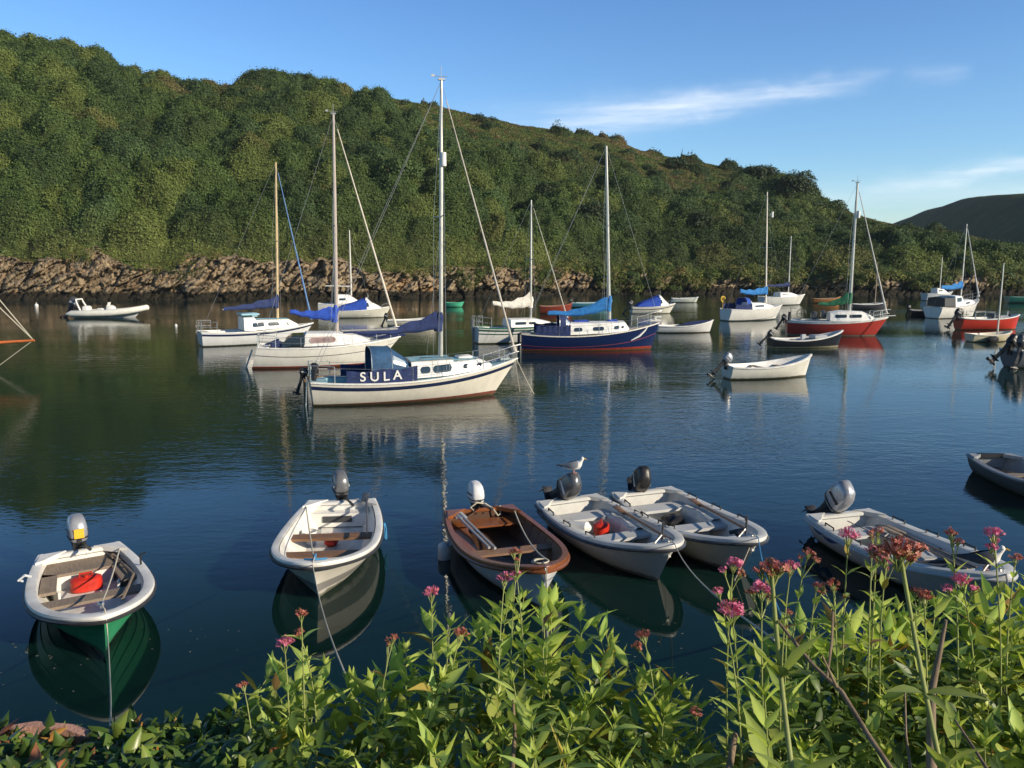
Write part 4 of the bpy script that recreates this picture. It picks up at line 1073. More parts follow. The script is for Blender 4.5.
tag(r5, 'white moulded dinghy with tilted black outboard, right of the gull dinghy', 'dinghy', 'small boats moored by the quay')
r6, L = root2('dinghy', (838, 512), (1009, 578), .48, .64); root = r6
hm6 = hullmat('white_hull_dark_base', (.56, .55, .53), (.05, .05, .05), .04, rough=.4)
H6 = H = moulded(root, L, 1.50, hm6, SILV, .80, 1.12, .1, stripes=True)
for sd in (1, -1):    # blue wave decals near the stern
    for (t0, t1, v0, v1) in ((.05, .17, .80, .90), (.13, .27, .76, .86)):
        mb = MB(); rows = []
        for i in range(9):
            s = i/8; t = t0+(t1-t0)*s; w = math.sin(s*PI)**.6*(v1-v0)/2; vc = (v0+v1)/2-.035*math.sin(s*5)
            rows.append([H.P(t, vc-w, sd, .006), H.P(t, vc+w, sd, .006)])
        mb.grid(rows, flip=sd < 0); mb.build('hull_decal', pbr('blue_decal', (.03, .08, .25), .4, .2, 6), root)
for k, y in enumerate((.32, .40, .24)):
    mb = MB(); mb.tube([(.9+.1*k, y, .40+.02*k), (2.7, y-.22, .50)], .019, 7); mb.box((.75+.1*k, y+.02, .40+.02*k), (.4, .10, .016)); mb.build('oar', WOODT if k else DGREY, root)
mb = MB(); mb.tube([(2.0, -.35, .36), (2.3, .3, .45), (2.5, -.2, .42), (2.2, -.3, .40), (2.6, .25, .47)], .03, 6); mb.build('dark_line', DGREY, root)
rope('rope', hang(towld(root, (.5, -.2, .5)), towld(root, (1.9, .2, .46)), .05), .008, 'dark line across the seats of the right hand white dinghy', DGREY)
rope('mooring_rope', hang(towld(root, (L-.05, 0, .68)), at(1040, 625, 4.5), .2), .011, 'mooring rope from the bow of the right hand dinghy going off right', DGREY)
tag(root, 'long white dinghy with blue stern decals and silver tilted outboard, behind the flowers', 'dinghy', 'small boats moored by the quay')
def coil(root, x, y, z, r, mat, label, n=5):
    mb = MB(); rr = random.Random(int(x*100))
    pts = []
    for k in range(n*12):
        a = 2*PI*k/12; q = r*(1-.08*(k//12))*(1+.06*math.sin(k*1.3)); pts.append((q*math.cos(a), q*.8*math.sin(a), .012+.010*(k//12)+.006*math.sin(k*.7)))
    pts += [(r*1.2, .02, .012), (r*1.9, .10, .012), (r*2.4, .02, .012)]
    mb.tube(pts, .011, 5); o = mb.build('rope_coil', mat); o.location = towld(root, (x, y, z)); tag(o, label, 'rope', 'coils of rope in the small boats')
coil(r1, 2.1, .05, .11, .09, ROPE, 'coil of pale rope on the foredeck floor of the green dinghy')
coil(r2, 2.55, .0, .07, .10, ROPE, 'coil of rope in the bow of the white dinghy with brown seats')
coil(r3, 1.25, .2, .06, .17, ROPEB, 'blue coil of rope on the floor of the brown wooden boat')
coil(r5, 2.35, .05, .09, .15, DGREY, 'dark coil of rope in the front of the black motor dinghy')
coil(r6, 1.3, .1, .09, .17, DGREY, 'dark coil of rope on the floor of the right hand dinghy')
# --- 7 grey pram dinghy at the right edge
r7, L = root2('dinghy', (989, 454), (1096, 490), .42, .55); root = r7
H = Hull(L, 1.35, (.42, .40, .55), .15, .72, .5, 2.4, .65, .2, -.10, .3, .8)
hm7 = hullmat('grey_pram_hull', (.12, .12, .12), (.10, .10, .095), .03, rough=.5)
opendinghy(root, H, hm7, pbr('grey_inside', (.26, .27, .28), .5, .2, 4), pbr('grey_rim', (.28, .29, .30), .5, .15, 5), .06, .06, railp=[(-.06, -.02), (.02, -.04), (.025, 0), (-.06, .018)])
mb = MB(); mb.box((.06, 0, .40), (.09, .62, .10)); mb.build('motor_pad', BLACK, root)
mb = MB(); H.bench(mb, 1.2, 1.42, .30, .03, .06); mb.build('thwart', WOODT, root)
mb = MB(); mb.tube([(.3, .15, .12), (1.9, -.1, .36)], .02, 6); mb.box((.2, .165, .11), (.4, .11, .02)); mb.build('oar', WOODT, root)
tag(root, 'small grey dinghy cut off by the right edge of the photo', 'dinghy', 'small boats moored by the quay')

# ------------------------------------------------------------------ gulls
def gull(P, yaw, sc, label, wcol=(.20, .22, .25)):
    o = empty('gull', P, yaw); W_ = pbr('gull_white', (.74, .73, .70), .8, .06, 20); Gw = pbr('gull_grey', wcol, .8, .12, 20)
    mb = MB(); rings = []; S_ = sc
    for x, z, rz, ry in ((-.21, .115, .012, .035), (-.15, .125, .035, .05), (-.06, .13, .07, .075), (.03, .145, .085, .085), (.10, .17, .078, .075), (.14, .205, .055, .052), (.155, .245, .042, .038), (.165, .275, .043, .038), (.18, .295, .036, .032), (.20, .30, .016, .016)):
        rings.append([Vector((x-.35*rz*math.sin(a)*(x > .08), ry*math.cos(a), z+rz*math.sin(a)))*S_ for a in [2*PI*k/14 for k in range(14)]])
    mb.loft(rings); body = mb.build('body', W_, o, 70)
    for sd in (1, -1):
        w = MB(); rows = []
        for x, z0, z1, y in ((.10, .14, .235, .072), (.04, .11, .238, .096), (-.06, .10, .212, .088), (-.16, .112, .170, .055), (-.27, .125, .145, .02)):
            rows.append([Vector((x, sd*(y*(.96+.1*math.sin(k/4*PI))), z0+(z1-z0)*k/4))*S_ for k in range(4)]+[Vector((x, sd*y*.35, z1+.004))*S_])
        w.grid(rows, flip=sd < 0); w.build('wing', Gw, o, 70)
        t = MB(); t.loft([[Vector((x, sd*(y+.004), z))*S_ for y, z in ((y0, z0), (y0+.008, (z0+z1)/2), (y0, z1), (y0-.012, (z0+z1)/2))] for x, y0, z0, z1 in ((-.20, .040, .124, .152), (-.27, .022, .127, .146), (-.33, .008, .131, .138))]); t.build('wing_tip', BLACK, o)
        l = MB(); l.tube([Vector((.01, sd*.03, .07))*S_, Vector((.015, sd*.032, .0))*S_], .007*S_, 6); l.box(Vector((.035, sd*.032, .005))*S_, (.06*S_, .04*S_, .008*S_)); l.build('leg', pbr('gull_leg', (.5, .25, .2), .6, .1, 9), o)
        e = MB(); e.sphere(Vector((.178, sd*.033, .290))*S_, .006*S_, 8, 6); e.build('eye', BLACK, o)
    b = MB(); b.loft([superring(0, 0, 0, .012*S_, .009*S_, 8, 1), superring(0, 0, .03*S_, .011*S_, .008*S_, 8, 1), superring(.006*S_, 0, .06*S_, .003*S_, .003*S_, 8, 1)]); b.xform(Matrix.Translation(Vector((.198, 0, .292))*S_) @ Matrix.Rotation(PI/2+.15, 4, 'Y')); b.build('beak', pbr('gull_beak', (.65, .40, .04), .5, .1, 9), o)
    return tag(o, label, 'gull', 'gulls perched on boats')
# highest point of the tilted cowling of boat 4
def top_of(root, name):
    best = None
    for ch in root.children_recursive:
        if ch.name.split('.')[0] == name:
            for v in ch.data.vertices:
                if best is None or v.co.z > best.z: best = v.co.copy()
    return towld(root, best)
Pt = top_of(r4, 'cowling')
gull(Pt+Vector((-.02, .0, -.012)), -.25, .92, 'gull standing on the tilted grey outboard of the white dinghy')
gull(towld(r6, (L6x if False else H6.L-.36, -.05, H6.sheer(.85)+.02)), -.45, 1.15, 'gull with dark wings perched at the bow of the right hand dinghy', (.05, .055, .07))
# ------------------------------------------------------------------ yachts and boats out on the moorings
GY = 'yachts on the moorings'; GM = 'motor boats on the moorings'; GO = 'open boats on the moorings'
# ===== the yacht lettered on its canvas
root, L = root2('yacht', (309, 379), (517, 358), .85, 1.28)
H = Hull(L, 2.35, (.82, .78, 1.26), .35, .62, .46, 2.0, .95, .95, .12, .3, .75, vq=1.15, rise=.1)
hm = hullmat('cream_white_hull', (.74, .70, .60), (.21, .065, .05), .06, rough=.3, slope=.016)
yhull(root, H, hm, DECKB, cock=(.55, 3.05), cw=.62, zfl=.30, rail=GEL, stripe=(.845, .925), stripemat=NAVYP)
xm = xloc(root, 441); zc = .92
X_ = lambda q: xloc(root, q)
st = [(X_(408), .80, .72, .82, 1.36), (X_(430), .82, .74, .85, 1.39), (X_(449), .78, .68, .89, 1.39), (X_(450), .78, .66, .90, 1.31), (X_(475), .60, .50, 1.0, 1.34), (X_(489), .44, .36, 1.05, 1.12)]
cabin(root, st, GEL, DECKB, windows=[(X_(416), X_(426), .14, .37, .09), (X_(428.5), X_(447), .13, .38, .11), (X_(459), X_(464), .13, .28, .07), (X_(473), X_(477.5), .11, .24, .06)], frame=None)
mb = MB(); mb.box((X_(464), 0, 1.41), (.50, .55, .07)); mb.build('hatch', GEL, root)
mb = MB()
for sd in (1, -1): mb.tube([(X_(417), sd*.55, 1.42), (X_(417), sd*.55, 1.48), (X_(446), sd*.55, 1.48), (X_(446), sd*.55, 1.42)], .018, 6)
mb.build('hand_rail', WOODB, root)
zt = ztop(root, xm, 440, 80)
bow = (L-.02, 0, 1.32)
mast(root, xm, 1.40, zt, .060, (.52,), H, fore=bow, back=[(.05, .55, .85), (.05, -.55, .85)], jib=.038, jibmat=pbr('pale_roll', (.52, .48, .42), .8, .15, 6), sw=.8, radar=(.17, .725), lean=.14)
zb = at(441, 327, towld(root, (xm, 0, 0)).y).z; xe = xloc(root, 343)
boomcover(root, xm-.1, xe, zb-.02, zb-.05, .60, .05, NAVY, .10, seed=3, collar=.55, wid=.15, pw=2.6)
sprayhood(root, X_(369), X_(413), .80, .96, .90, TEALC)
dg = dodger(root, H, X_(344)/L, X_(411)/L, .50, NAVY, -1); dodger(root, H, X_(344)/L, X_(411)/L, .50, NAVY, 1)
# lettering on the side facing the quay, and the same on the far side left plain
fc = bpy.data.curves.new('lettering', 'FONT'); fc.body = 'SULA'; fc.size = .42; fc.space_character = 1.55; fc.extrude = .004; fc.offset = .006
fo = bpy.data.objects.new('lettering_curve', fc); COL.objects.link(fo)
dgp = bpy.context.evaluated_depsgraph_get(); me = bpy.data.meshes.new_from_object(fo.evaluated_get(dgp)); bpy.data.objects.remove(fo)
me.materials.clear(); me.materials.append(pbr('white_lettering', (.78, .77, .74), .7, .05, 8))
xs = [v.co.x for v in me.vertices]; x0, x1 = min(xs), max(xs)
ta, tb = X_(356)/L, X_(396)/L
for v in me.vertices:
    s = (v.co.x-x0)/(x1-x0); t = ta+(tb-ta)*s; P = H.P(t, 1)
    v.co = Vector((P.x, -(P.y-.05+.03)-v.co.z, P.z+.03+.10+v.co.y*1.0-.03*(1-s)+.012*math.sin(s*9)))
me.name = 'lettering'; lo = bpy.data.objects.new('lettering', me); COL.objects.link(lo); lo.parent = dg
pulpit(root, H, .80, .50); pushpit(root, H, .10, .55); guardrails(root, H, .10, .80, 4, .50)
mb = MB(); mb.box((-.12, .0, .35), (.14, .06, 1.0)); mb.tube([(-.1, 0, .86), (.9, .0, .98)], [.03, .02], 6); mb.build('rudder', WOODB, root)
outboard(root, -.08, .85, .75, .3, BLACK, 0, y=.45)
mb = MB(); 
for k in (-.14, .14): mb.tube([(-.10, -.45+k, .95), (-.16, -.45+k, .0)], .014, 6)
for z in (.15, .4, .65): mb.tube([(-.14, -.59, z), (-.14, -.31, z)], .014, 6)
mb.build('boarding_ladder', STEEL, root)
mb = MB(); mb.tube([(.1, -.75, .9), (.15, -.76, 1.25)], .08, 10); mb.build('rolled_line', BLACK, root)
mb = MB(); mb.box((.2, .2, 1.1), (.25, .3, .5), bev=.06); mb.build('stern_locker', BLACK, root)
mb = MB(); mb.tube([(L-.4, .05, 1.30), (L-.25, .1, 1.45), (L-.1, 0, 1.38)], .05, 7); mb.box((L-.45, 0, 1.27), (.35, .12, .10)); mb.tube([(5.9, .2, 1.12), (6.4, .1, 1.2), (6.7, .15, 1.28)], .03, 6); mb.build('anchor', STEEL, root)
mb = MB(); mb.tube([(3.2, -.3, .9), (3.2, -.3, 1.30)], .02); mb.box((3.12, 0, 1.12), (.04, .6, .5)); mb.build('companionway_boards', WOODB, root)
tag(root, 'white yacht with SULA lettered on its navy canvas, under the tallest mast', 'yacht', GY)
for k, off in enumerate((.12, -.1)):
    rope('mooring_rope', hang(towld(root, (L-.05, off, 1.25)), towld(root, (L+.25+.35*k, off*3, -.1)), .04), .014, ('slack mooring rope nearer the bow of the SULA yacht' if k == 0 else 'slack mooring rope hanging further out ahead of the SULA yacht'), ROPE)

# ===== white yacht with red bottom, left of it
root, L = root2('yacht', (258, 346), (400, 335), .95, 1.30)
H = Hull(L, 2.5, (.95, .92, 1.22), .45, .72, .42, 2.0, 1.0, 1.15, -.35, .2, .85, rise=.2)
X_0 = xloc(root, 290)
hm = hullmat('white_yacht_hull', (.77, .75, .68), (.36, .03, .03), .10, rough=.28)
yhull(root, H, hm, GEL, cock=(.5, X_0), cw=.6, zfl=.45, rail=GEL, stripe=(.80, .815), stripemat=DGREY)
X_ = lambda q: xloc(root, q)
st = [(X_(304), .85, .74, .95, 1.42), (X_(307), .88, .76, .95, 1.52), (X_(338), .80, .68, .97, 1.50), (X_(356), .58, .46, 1.02, 1.34), (X_(370), .40, .30, 1.08, 1.14)]
cabin(root, st, GEL, None, windows=[(X_(310), X_(335), .15, .38, .07)], winmat=pbr('curtained_window', (.30, .21, .19), .2, .2, 4), frame=pbr('window_trim', (.55, .42, .38), .5, .1, 5))
mb = MB(); xa, xb = X_(285), X_(306); mb.loft([[Vector((xa, .86, 1.02)), Vector((xa, .80, 1.20)), Vector((xa, -.80, 1.20)), Vector((xa, -.86, 1.02))], [Vector((xa+.25, .86, 1.02)), Vector((xa+.35, .74, 1.44)), Vector((xa+.35, -.74, 1.44)), Vector((xa+.25, -.86, 1.02))], [Vector((xb, .84, 1.02)), Vector((xb, .74, 1.46)), Vector((xb, -.74, 1.46)), Vector((xb, -.84, 1.02))]]); mb.build('windscreen', WINDOW, root)
xm = xloc(root, 337); zt = ztop(root, xm, 336, 114)
mast(root, xm, 1.45, zt, .07, (.5,), H, fore=(L-.05, 0, 1.28), back=[(.1, 0, .95)], jib=.05, jibmat=pbr('cream_roll', (.66, .60, .50), .8, .12, 6), sw=.8, mat=pbr('brown_grey_spar', (.42, .36, .32), .5, .1, 4), lean=.16)
zb = at(337, 314, towld(root, (xm, 0, 0)).y).z
boomcover(root, xm-.1, xloc(root, 288)+.1, zb-.25, zb+.12, .60, .12, BLUEC, .05, seed=5, collar=.7, wid=.16)
pushpit(root, H, .12, .55); pulpit(root, H, .82, .5); guardrails(root, H, .12, .82, 4, .5)
mb = MB(); mb.box((-.42, .0, .35), (.06, .5, .9), (0, .36, 0)); mb.build('rudder', GELG, root)
mb = MB(); mb.tube([(4.4, .3, 1.42), (5.5, .2, 1.22), (6.6, .05, 1.30)], [.10, .12, .05], 8); mb.build('furled_sail_on_deck', NAVY, root)
mb = MB(); mb.box((.8, -.5, 1.05), (.5, .25, .3), bev=.06); mb.build('cockpit_bag', NAVY, root)
mb = MB(); mb.tube([(.3, .4, .95), (.9, .3, 1.2)], .06); mb.build('tiller_cover', NAVY, root)
tag(root, 'white yacht with red bottom and bright blue sail cover, left of the SULA yacht', 'yacht', GY)

# ===== leftmost yacht, pale blue roof
root, L = root2('yacht', (199, 332), (313, 323), .80, 1.05)
H = Hull(L, 2.3, (.80, .78, 1.05), .4, .68, .45, 2.0, 1.0, .8, .1, .25, .8, rise=.1)
hm = hullmat('bluewhite_hull', (.72, .73, .73), (.05, .06, .08), .06, rough=.3)
yhull(root, H, hm, GEL, cock=(.5, 2.2), cw=.6, zfl=.35, rail=GEL, stripe=(.88, .95), stripemat=NAVYP)
st = [(2.3, .82, .72, .82, 1.55), (2.9, .82, .70, .82, 1.56), (3.0, .80, .68, .83, 1.40), (4.9, .62, .52, .90, 1.36), (5.5, .45, .34, .95, 1.02)]
cabin(root, st, GEL, DECKB, windows=[(2.75, 3.45, .18, .42, .08), (3.65, 4.35, .18, .38, .08), (4.75, 4.95, .16, .30, .06)])
mb = MB(); mb.box((2.7, 0, 1.72), (1.0, 1.3, .10)); mb.box((2.95, 0, 1.64), (.3, 1.2, .12)); mb.build('hatch', DECKB, root)
xm = xloc(root, 278); zt = ztop(root, xm, 277, 162)
mast(root, xm, 1.40, zt, .065, (.5,), H, fore=(L-.05, 0, 1.1), back=[(.1, 0, .8)], jib=.05, jibmat=pbr('blue_roll', (.13, .25, .50), .8, .15, 6), sw=.7, mat=pbr('varnished_spar', (.50, .38, .20), .5, .12, 4), top=False, lean=.28)
zb = at(277, 306, towld(root, (xm, 0, 0)).y).z
boomcover(root, xm-.08, xloc(root, 224), zb, zb-.12, .55, .14, NAVY, .02, seed=9, collar=.75, wid=.14)
pushpit(root, H, .12, .6)
mb = MB(); mb.tube([(-.15, .0, 1.2), (-.15, .02, .0), (-.18, 0, -.3)], .04, 6); mb.tube([(-.12, -.4, 1.5), (.2, -.4, .9)], .02); mb.build('rudder_stock', WOODT, root)
tag(root, 'small white yacht with pale blue roof and navy boom cover, leftmost of the yachts', 'yacht', GY)

# ===== navy blue yacht
root, L = root2('yacht', (521, 334), (659, 326), .85, 1.25)
H = Hull(L, 2.45, (.90, .84, 1.42), .5, .60, .47, 2.2, .85, .45, .05, .3, .8, rise=.1)
hm = hullmat('navy_hull', (.010, .022, .085), (.30, .045, .035), .10, rough=.25, slope=.012)
yhull(root, H, hm, pbr('buff_deck', (.55, .50, .40), .6, .1, 4), cock=(.5, 2.4), cw=.65, zfl=.4, rail=WHITEC, stripe=(.66, .675), stripemat=pbr('dull_red_line', (.30, .06, .08), .5, .1, 4))
st = [(2.5, .86, .76, .86, 1.46), (4.4, .82, .72, .93, 1.48), (5.5, .58, .50, 1.05, 1.50), (5.75, .5, .40, 1.08, 1.2)]
cabin(root, st, GEL, None, windows=[(2.75, 3.2, .16, .36, .09), (3.75, 4.35, .16, .36, .09), (4.9, 5.2, .14, .32, .08), (5.3, 5.45, .15, .28, .06)])
mb = MB(); mb.box((3.2, 0, 1.54), (.8, .7, .08)); mb.box((4.9, 0, 1.56), (.5, .5, .09)); mb.build('hatch', BLUEC, root)
xm = xloc(root, 609); zt = ztop(root, xm, 607, 146)
mast(root, xm, 1.50, zt, .075, (.55,), H, fore=(L+.02, 0, 1.5), back=[(.1, .4, .95), (.1, -.4, .95)], sw=.85, top=False, lean=-.33)
zb = at(608, 307, towld(root, (xm, 0, 0)).y).z
boomcover(root, xm-.08, xloc(root, 547), zb-.1, zb-.35, .66, .16, SKYC, .18, seed=12, collar=.75, wid=.17)
sprayhood(root, 2.0, 2.75, .80, 1.1, .80, NAVY)
dodger(root, H, .10, .34, .60, NAVY, -1); dodger(root, H, .10, .34, .60, NAVY, 1)
mb = MB()
for sd in (1, -1):
    mb.tube([H.P(.79, .70, sd, .03), H.P(.85, .78, sd, .05), H.P(.885, .9, sd, .05), H.P(.90, .99, sd, .03)], [.02, .06, .05, .03], 7)
mb.build('bow_scroll', GEL, root)
pulpit(root, H, .82, .65); guardrails(root, H, .12, .82, 5, .55)
mb = MB(); mb.box((L-.25, 0, 1.55), (.6, .35, .10)); mb.box((L-.1, 0, 1.75), (.4, .3, .06)); mb.box((L-.2, 0, 1.62), (.1, .12, .25)); mb.build('anchor_platform', GEL, root)
mb = MB(); mb.box((-.12, 0, .3), (.14, .07, 1.2)); mb.tube([(-.1, 0, .9), (.9, 0, 1.05)], .025); mb.build('rudder', NAVYP, root)
tag(root, 'navy blue yacht with white cabin and sky blue sail cover', 'yacht', GY)

# ===== white yacht with green strakes behind the navy one
root, L = root2('yacht', (475, 327), (568, 321), .95, 1.15)
H = Hull(L, 2.2, (.95, .88, 1.12), .4, .65, .45, 2.0, .95, .6, .05, .25, .8)
hm = hullmat('pale_hull', (.68, .69, .67), (.03, .05, .06), .06, rough=.3)
yhull(root, H, hm, GEL, cock=(.5, 1.9), cw=.6, zfl=.4, rail=GREENC, stripe=[(.90, .955), (.80, .835)], stripemat=pbr('dark_green_line', (.02, .07, .05), .4, .1, 4))
st = [(1.95, .80, .70, .92, 1.36), (3.6, .76, .64, .93, 1.36), (4.6, .5, .4, 1.0, 1.12)]
cabin(root, st, GEL, None, windows=[(2.2, 2.9, .14, .30, .07), (3.05, 3.5, .14, .28, .07)])
xm = xloc(root, 531); zt = ztop(root, xm, 530, 200)
mast(root, xm, 1.38, zt, .055, (.5,), H, fore=(L, 0, 1.2), back=[(.1, 0, .95)], jib=.035, jibmat=pbr('dull_roll', (.50, .48, .42), .8, .1, 6), sw=.6, top=False)
zb = at(531, 304, towld(root, (xm, 0, 0)).y).z
boomcover(root, xm-.05, xloc(root, 492), zb-.1, zb+.05, .75, .18, WHITEC, .14, seed=15, collar=.5, wid=.17)
pushpit(root, H, .12, .6)
mb = MB(); mb.box((-.1, 0, .5), (.12, .06, 1.0)); mb.tube([(.0, .5, 1.4), (.0, .5, 1.0)], .09, 8); mb.build('rudder', GREYC, root)
tag(root, 'white yacht with dark green lines and white boom cover behind the navy yacht', 'yacht', GY)

# ===== white yacht with navy hood, right of centre
root = rootm('yacht', 754, 320, 22, 5.6); L = 5.6
H = Hull(L, 2.2, (.95, .90, 1.2), .4, .7, .42, 2.0, 1.0, .75, -.15, .25, .85)
hm = hullmat('white_yacht_hull_navy_base', (.74, .73, .68), (.03, .06, .10), .08, rough=.3)
yhull(root, H, hm, GEL, cock=(.4, 1.9), cw=.6, zfl=.4, rail=GEL, stripe=(.50, .52), stripemat=NAVYP)
st = [(2.0, .80, .70, .92, 1.40), (3.3, .74, .62, .95, 1.38), (4.4, .42, .32, 1.05, 1.15)]
cabin(root, st, GEL, None, windows=[(2.25, 3.2, .16, .30, .06)])
xm = xloc(root, 765.5); zt = ztop(root, xm, 765, 192)
mast(root, xm, 1.38, zt, .06, (.5,), H, fore=(L-.05, 0, 1.25), back=[(.1, 0, .95)], sw=.7, top=False, radar=(.2, .80), mat=pbr('pale_spar', (.62, .58, .50), .45, .1, 4), lean=-.38)
zb = at(766, 293, towld(root, (xm, 0, 0)).y).z
boomcover(root, xm-.08, xloc(root, 739), zb, zb+.1, .55, .25, SKYC, .12, seed=22, collar=.6, wid=.16)
sprayhood(root, 1.5, 2.3, .72, 1.1, .75, BLUEC); dodger(root, H, .06, .30, .5, NAVY, -1); dodger(root, H, .06, .30, .5, NAVY, 1)
mb = MB(); mb.tube([(.05, .5, .95), (.05, .5, 1.9)], .02); 
mb.tube([Vector((.05+.18*math.cos(a), .5, 1.72+.22*math.sin(a))) for a in [2*PI*i/12 for i in range(10)]], .06, 7); mb.build('lifebuoy', pbr('yellow_buoyancy', (.65, .42, .04), .6, .15, 6), root)
tag(root, 'white yacht with blue hood and yellow lifebuoy at the stern, left of the red yacht', 'yacht', GY)

# ===== small white yacht behind it
root = rootm('yacht', 783, 305, 15, 5.4); L = 5.4
H = Hull(L, 2.1, (.95, .90, 1.15), .4, .7, .42, 2.0, 1.0, .7, -.05, .25, .85)
yhull(root, H, hullmat('white_far_hull', (.72, .72, .68), (.03, .05, .08), .08), GEL, cock=(.4, 1.7), cw=.55, zfl=.4, rail=GEL)
cabin(root, [(1.9, .75, .65, .92, 1.38), (3.3, .68, .58, .95, 1.36), (4.2, .42, .32, 1.02, 1.12)], GEL, None, windows=[(2.1, 3.1, .14, .30, .06)])
xm = xloc(root, 788); mast(root, xm, 1.36, ztop(root, xm, 788, 236), .06, (.5,), H, fore=(L-.05, 0, 1.2), back=[(.1, 0, .95)], sw=.6, top=False)
boomcover(root, xm-.06, .6, 2.1, 2.1, .35, .14, NAVY, .05, seed=25)
tag(root, 'distant white yacht behind the stern of the red yacht, bare short mast', 'yacht', GY)

# ===== red yacht
root, L = root2('yacht', (786, 319), (888, 317), .98, 1.2)
H = Hull(L, 2.35, (.95, .92, 1.18), .45, .64, .45, 2.0, .95, .75, .1, .2, .85)
hm = hullmat('red_hull', (.38, .042, .032), (.62, .58, .52), -.3, boot=(.62, .58, .52), zb=.04, rough=.35)
yhull(root, H, hm, GEL, cock=(.6, 2.4), cw=.6, zfl=.45, rail=GEL, stripe=(.93, .985), stripemat=GEL)
st = [(2.6, .80, .68, .95, 1.45), (3.2, .82, .68, .95, 1.55), (4.6, .68, .54, 1.0, 1.50), (5.3, .45, .34, 1.05, 1.16)]
cabin(root, st, GEL, None, windows=[(2.9, 3.6, .2, .40, .06), (3.75, 4.5, .18, .38, .06)])
xm = xloc(root, 848.5); zt = ztop(root, xm, 855, 183)
mast(root, xm, 1.50, zt, .075, (.55,), H, fore=(L-.05, 0, 1.25), back=[(.1, 0, 1.0)], jib=.055, jibmat=pbr('grey_roll', (.52, .50, .46), .8, .1, 6), sw=.85, radar=(.18, .76))
zb = at(848, 302, towld(root, (xm, 0, 0)).y).z
boomcover(root, xm-.08, xloc(root, 817), zb, zb-.15, .65, .12, GREENC, .12, seed=31, collar=.6, wid=.15)
mb = MB(); mb.box((1.75, .1, 1.22), (.4, .45, .5), bev=.1); mb.build('cockpit_seat', DGREY, root)
mb = MB(); mb.box((2.3, .1, 1.3), (.3, .55, .5), bev=.08); mb.build('companionway_hood', DGREY, root)
mb = MB(); mb.tube([Vector((.9+.28*math.cos(a), -.3, 1.35+.32*math.sin(a))) for a in [2*PI*i/14 for i in range(15)]], .022, 6); mb.tube([(.9, -.3, 1.0), (.9, -.3, 1.65)], .018); mb.tube([(.62, -.3, 1.35), (1.18, -.3, 1.35)], .018); mb.tube([(.25, -.5, 1.0), (.2, -.5, 1.75), (.5, -.5, 1.7)], .02); mb.tube([(.1, -.8, .95), (.12, -.8, 1.5)], .09, 8); mb.build('steering_wheel', BLACK, root)
outboard(root, -.06, .85, .9, .5, BLACK, 0, y=.4)
pulpit(root, H, .84, .5)
mb = MB(); mb.tube([(L-.3, 0, 1.24), (L+.45, 0, 1.3)], .035); mb.build('bowsprit', GEL, root)
tag(root, 'red hulled yacht with white cabin and green boom cover', 'yacht', GY)

# ===== white cabin yacht with wheelhouse, far right
root = rootm('yacht', 955, 317.5, 24, 5.6); L = 5.6
H = Hull(L, 2.3, (.95, .95, 1.5), .4, .8, .42, 2.0, .95, .7, .0, .3, .85)
yhull(root, H, hullmat('white_motor_yacht_hull', (.76, .74, .68), (.04, .05, .07), .05), GEL, cock=(.2, 1.5), cw=.7, zfl=.4, rail=GEL)
cabin(root, [(1.6, .9, .8, .95, 1.85), (2.5, .85, .74, 1.0, 1.85), (2.75, .85, .7, 1.02, 1.45), (4.0, .68, .55, 1.15, 1.50), (4.6, .45, .36, 1.25, 1.35)], GEL, None, windows=[(1.8, 2.4, .4, .74, .06), (3.0, 3.6, .12, .24, .05)])
mb = MB(); mb.loft([[Vector((x, y, z)) for y, z in ((.85, 1.0), (.8, 1.7), (.0, 1.82), (-.8, 1.7), (-.85, 1.0))] for x in (.35, 1.58)]); mb.build('cockpit_cover', BLACK, root)
xm = xloc(root, 960); mast(root, xm, 1.55, ztop(root, xm, 969, 224), .06, (.55,), H, fore=(L, 0, 1.6), back=[(.1, 0, 1.0)], jib=.05, jibmat=pbr('pale_far_roll', (.6, .6, .6), .8, .1, 6), sw=.7, top=False)
boomcover(root, xm-.08, .8, 2.55, 2.5, .5, .25, SKYC, .1, seed=33, collar=.5)
pulpit(root, H, .80, .6)
tag(root, 'white yacht with wheelhouse and black cockpit cover, rightmost of the tall masts', 'yacht', GY)
# yacht behind it
root = rootm('yacht', 938, 300.5, 8, 3.8); L = 3.8
H = Hull(L, 2.0, (.9, .85, 1.1), .4, .7, .42, 2.0, 1.0, .6, 0, .25, .85)
yhull(root, H, hullmat('white_far_hull_two', (.66, .67, .66), (.04, .05, .07), .05), GEL, cock=(.4, 1.5), cw=.5, zfl=.4, rail=GEL)
cabin(root, [(1.3, .7, .6, .88, 1.5), (2.1, .66, .56, .9, 1.45), (2.8, .42, .32, .98, 1.1)], GEL, None, windows=[(1.4, 2.0, .2, .4, .06)])
xm = xloc(root, 939.5); mast(root, xm, 1.45, ztop(root, xm, 941, 257), .055, (), H, top=False, stays=False)
tag(root, 'far white yacht with a short bare mast behind the wheelhouse yacht', 'yacht', GY)
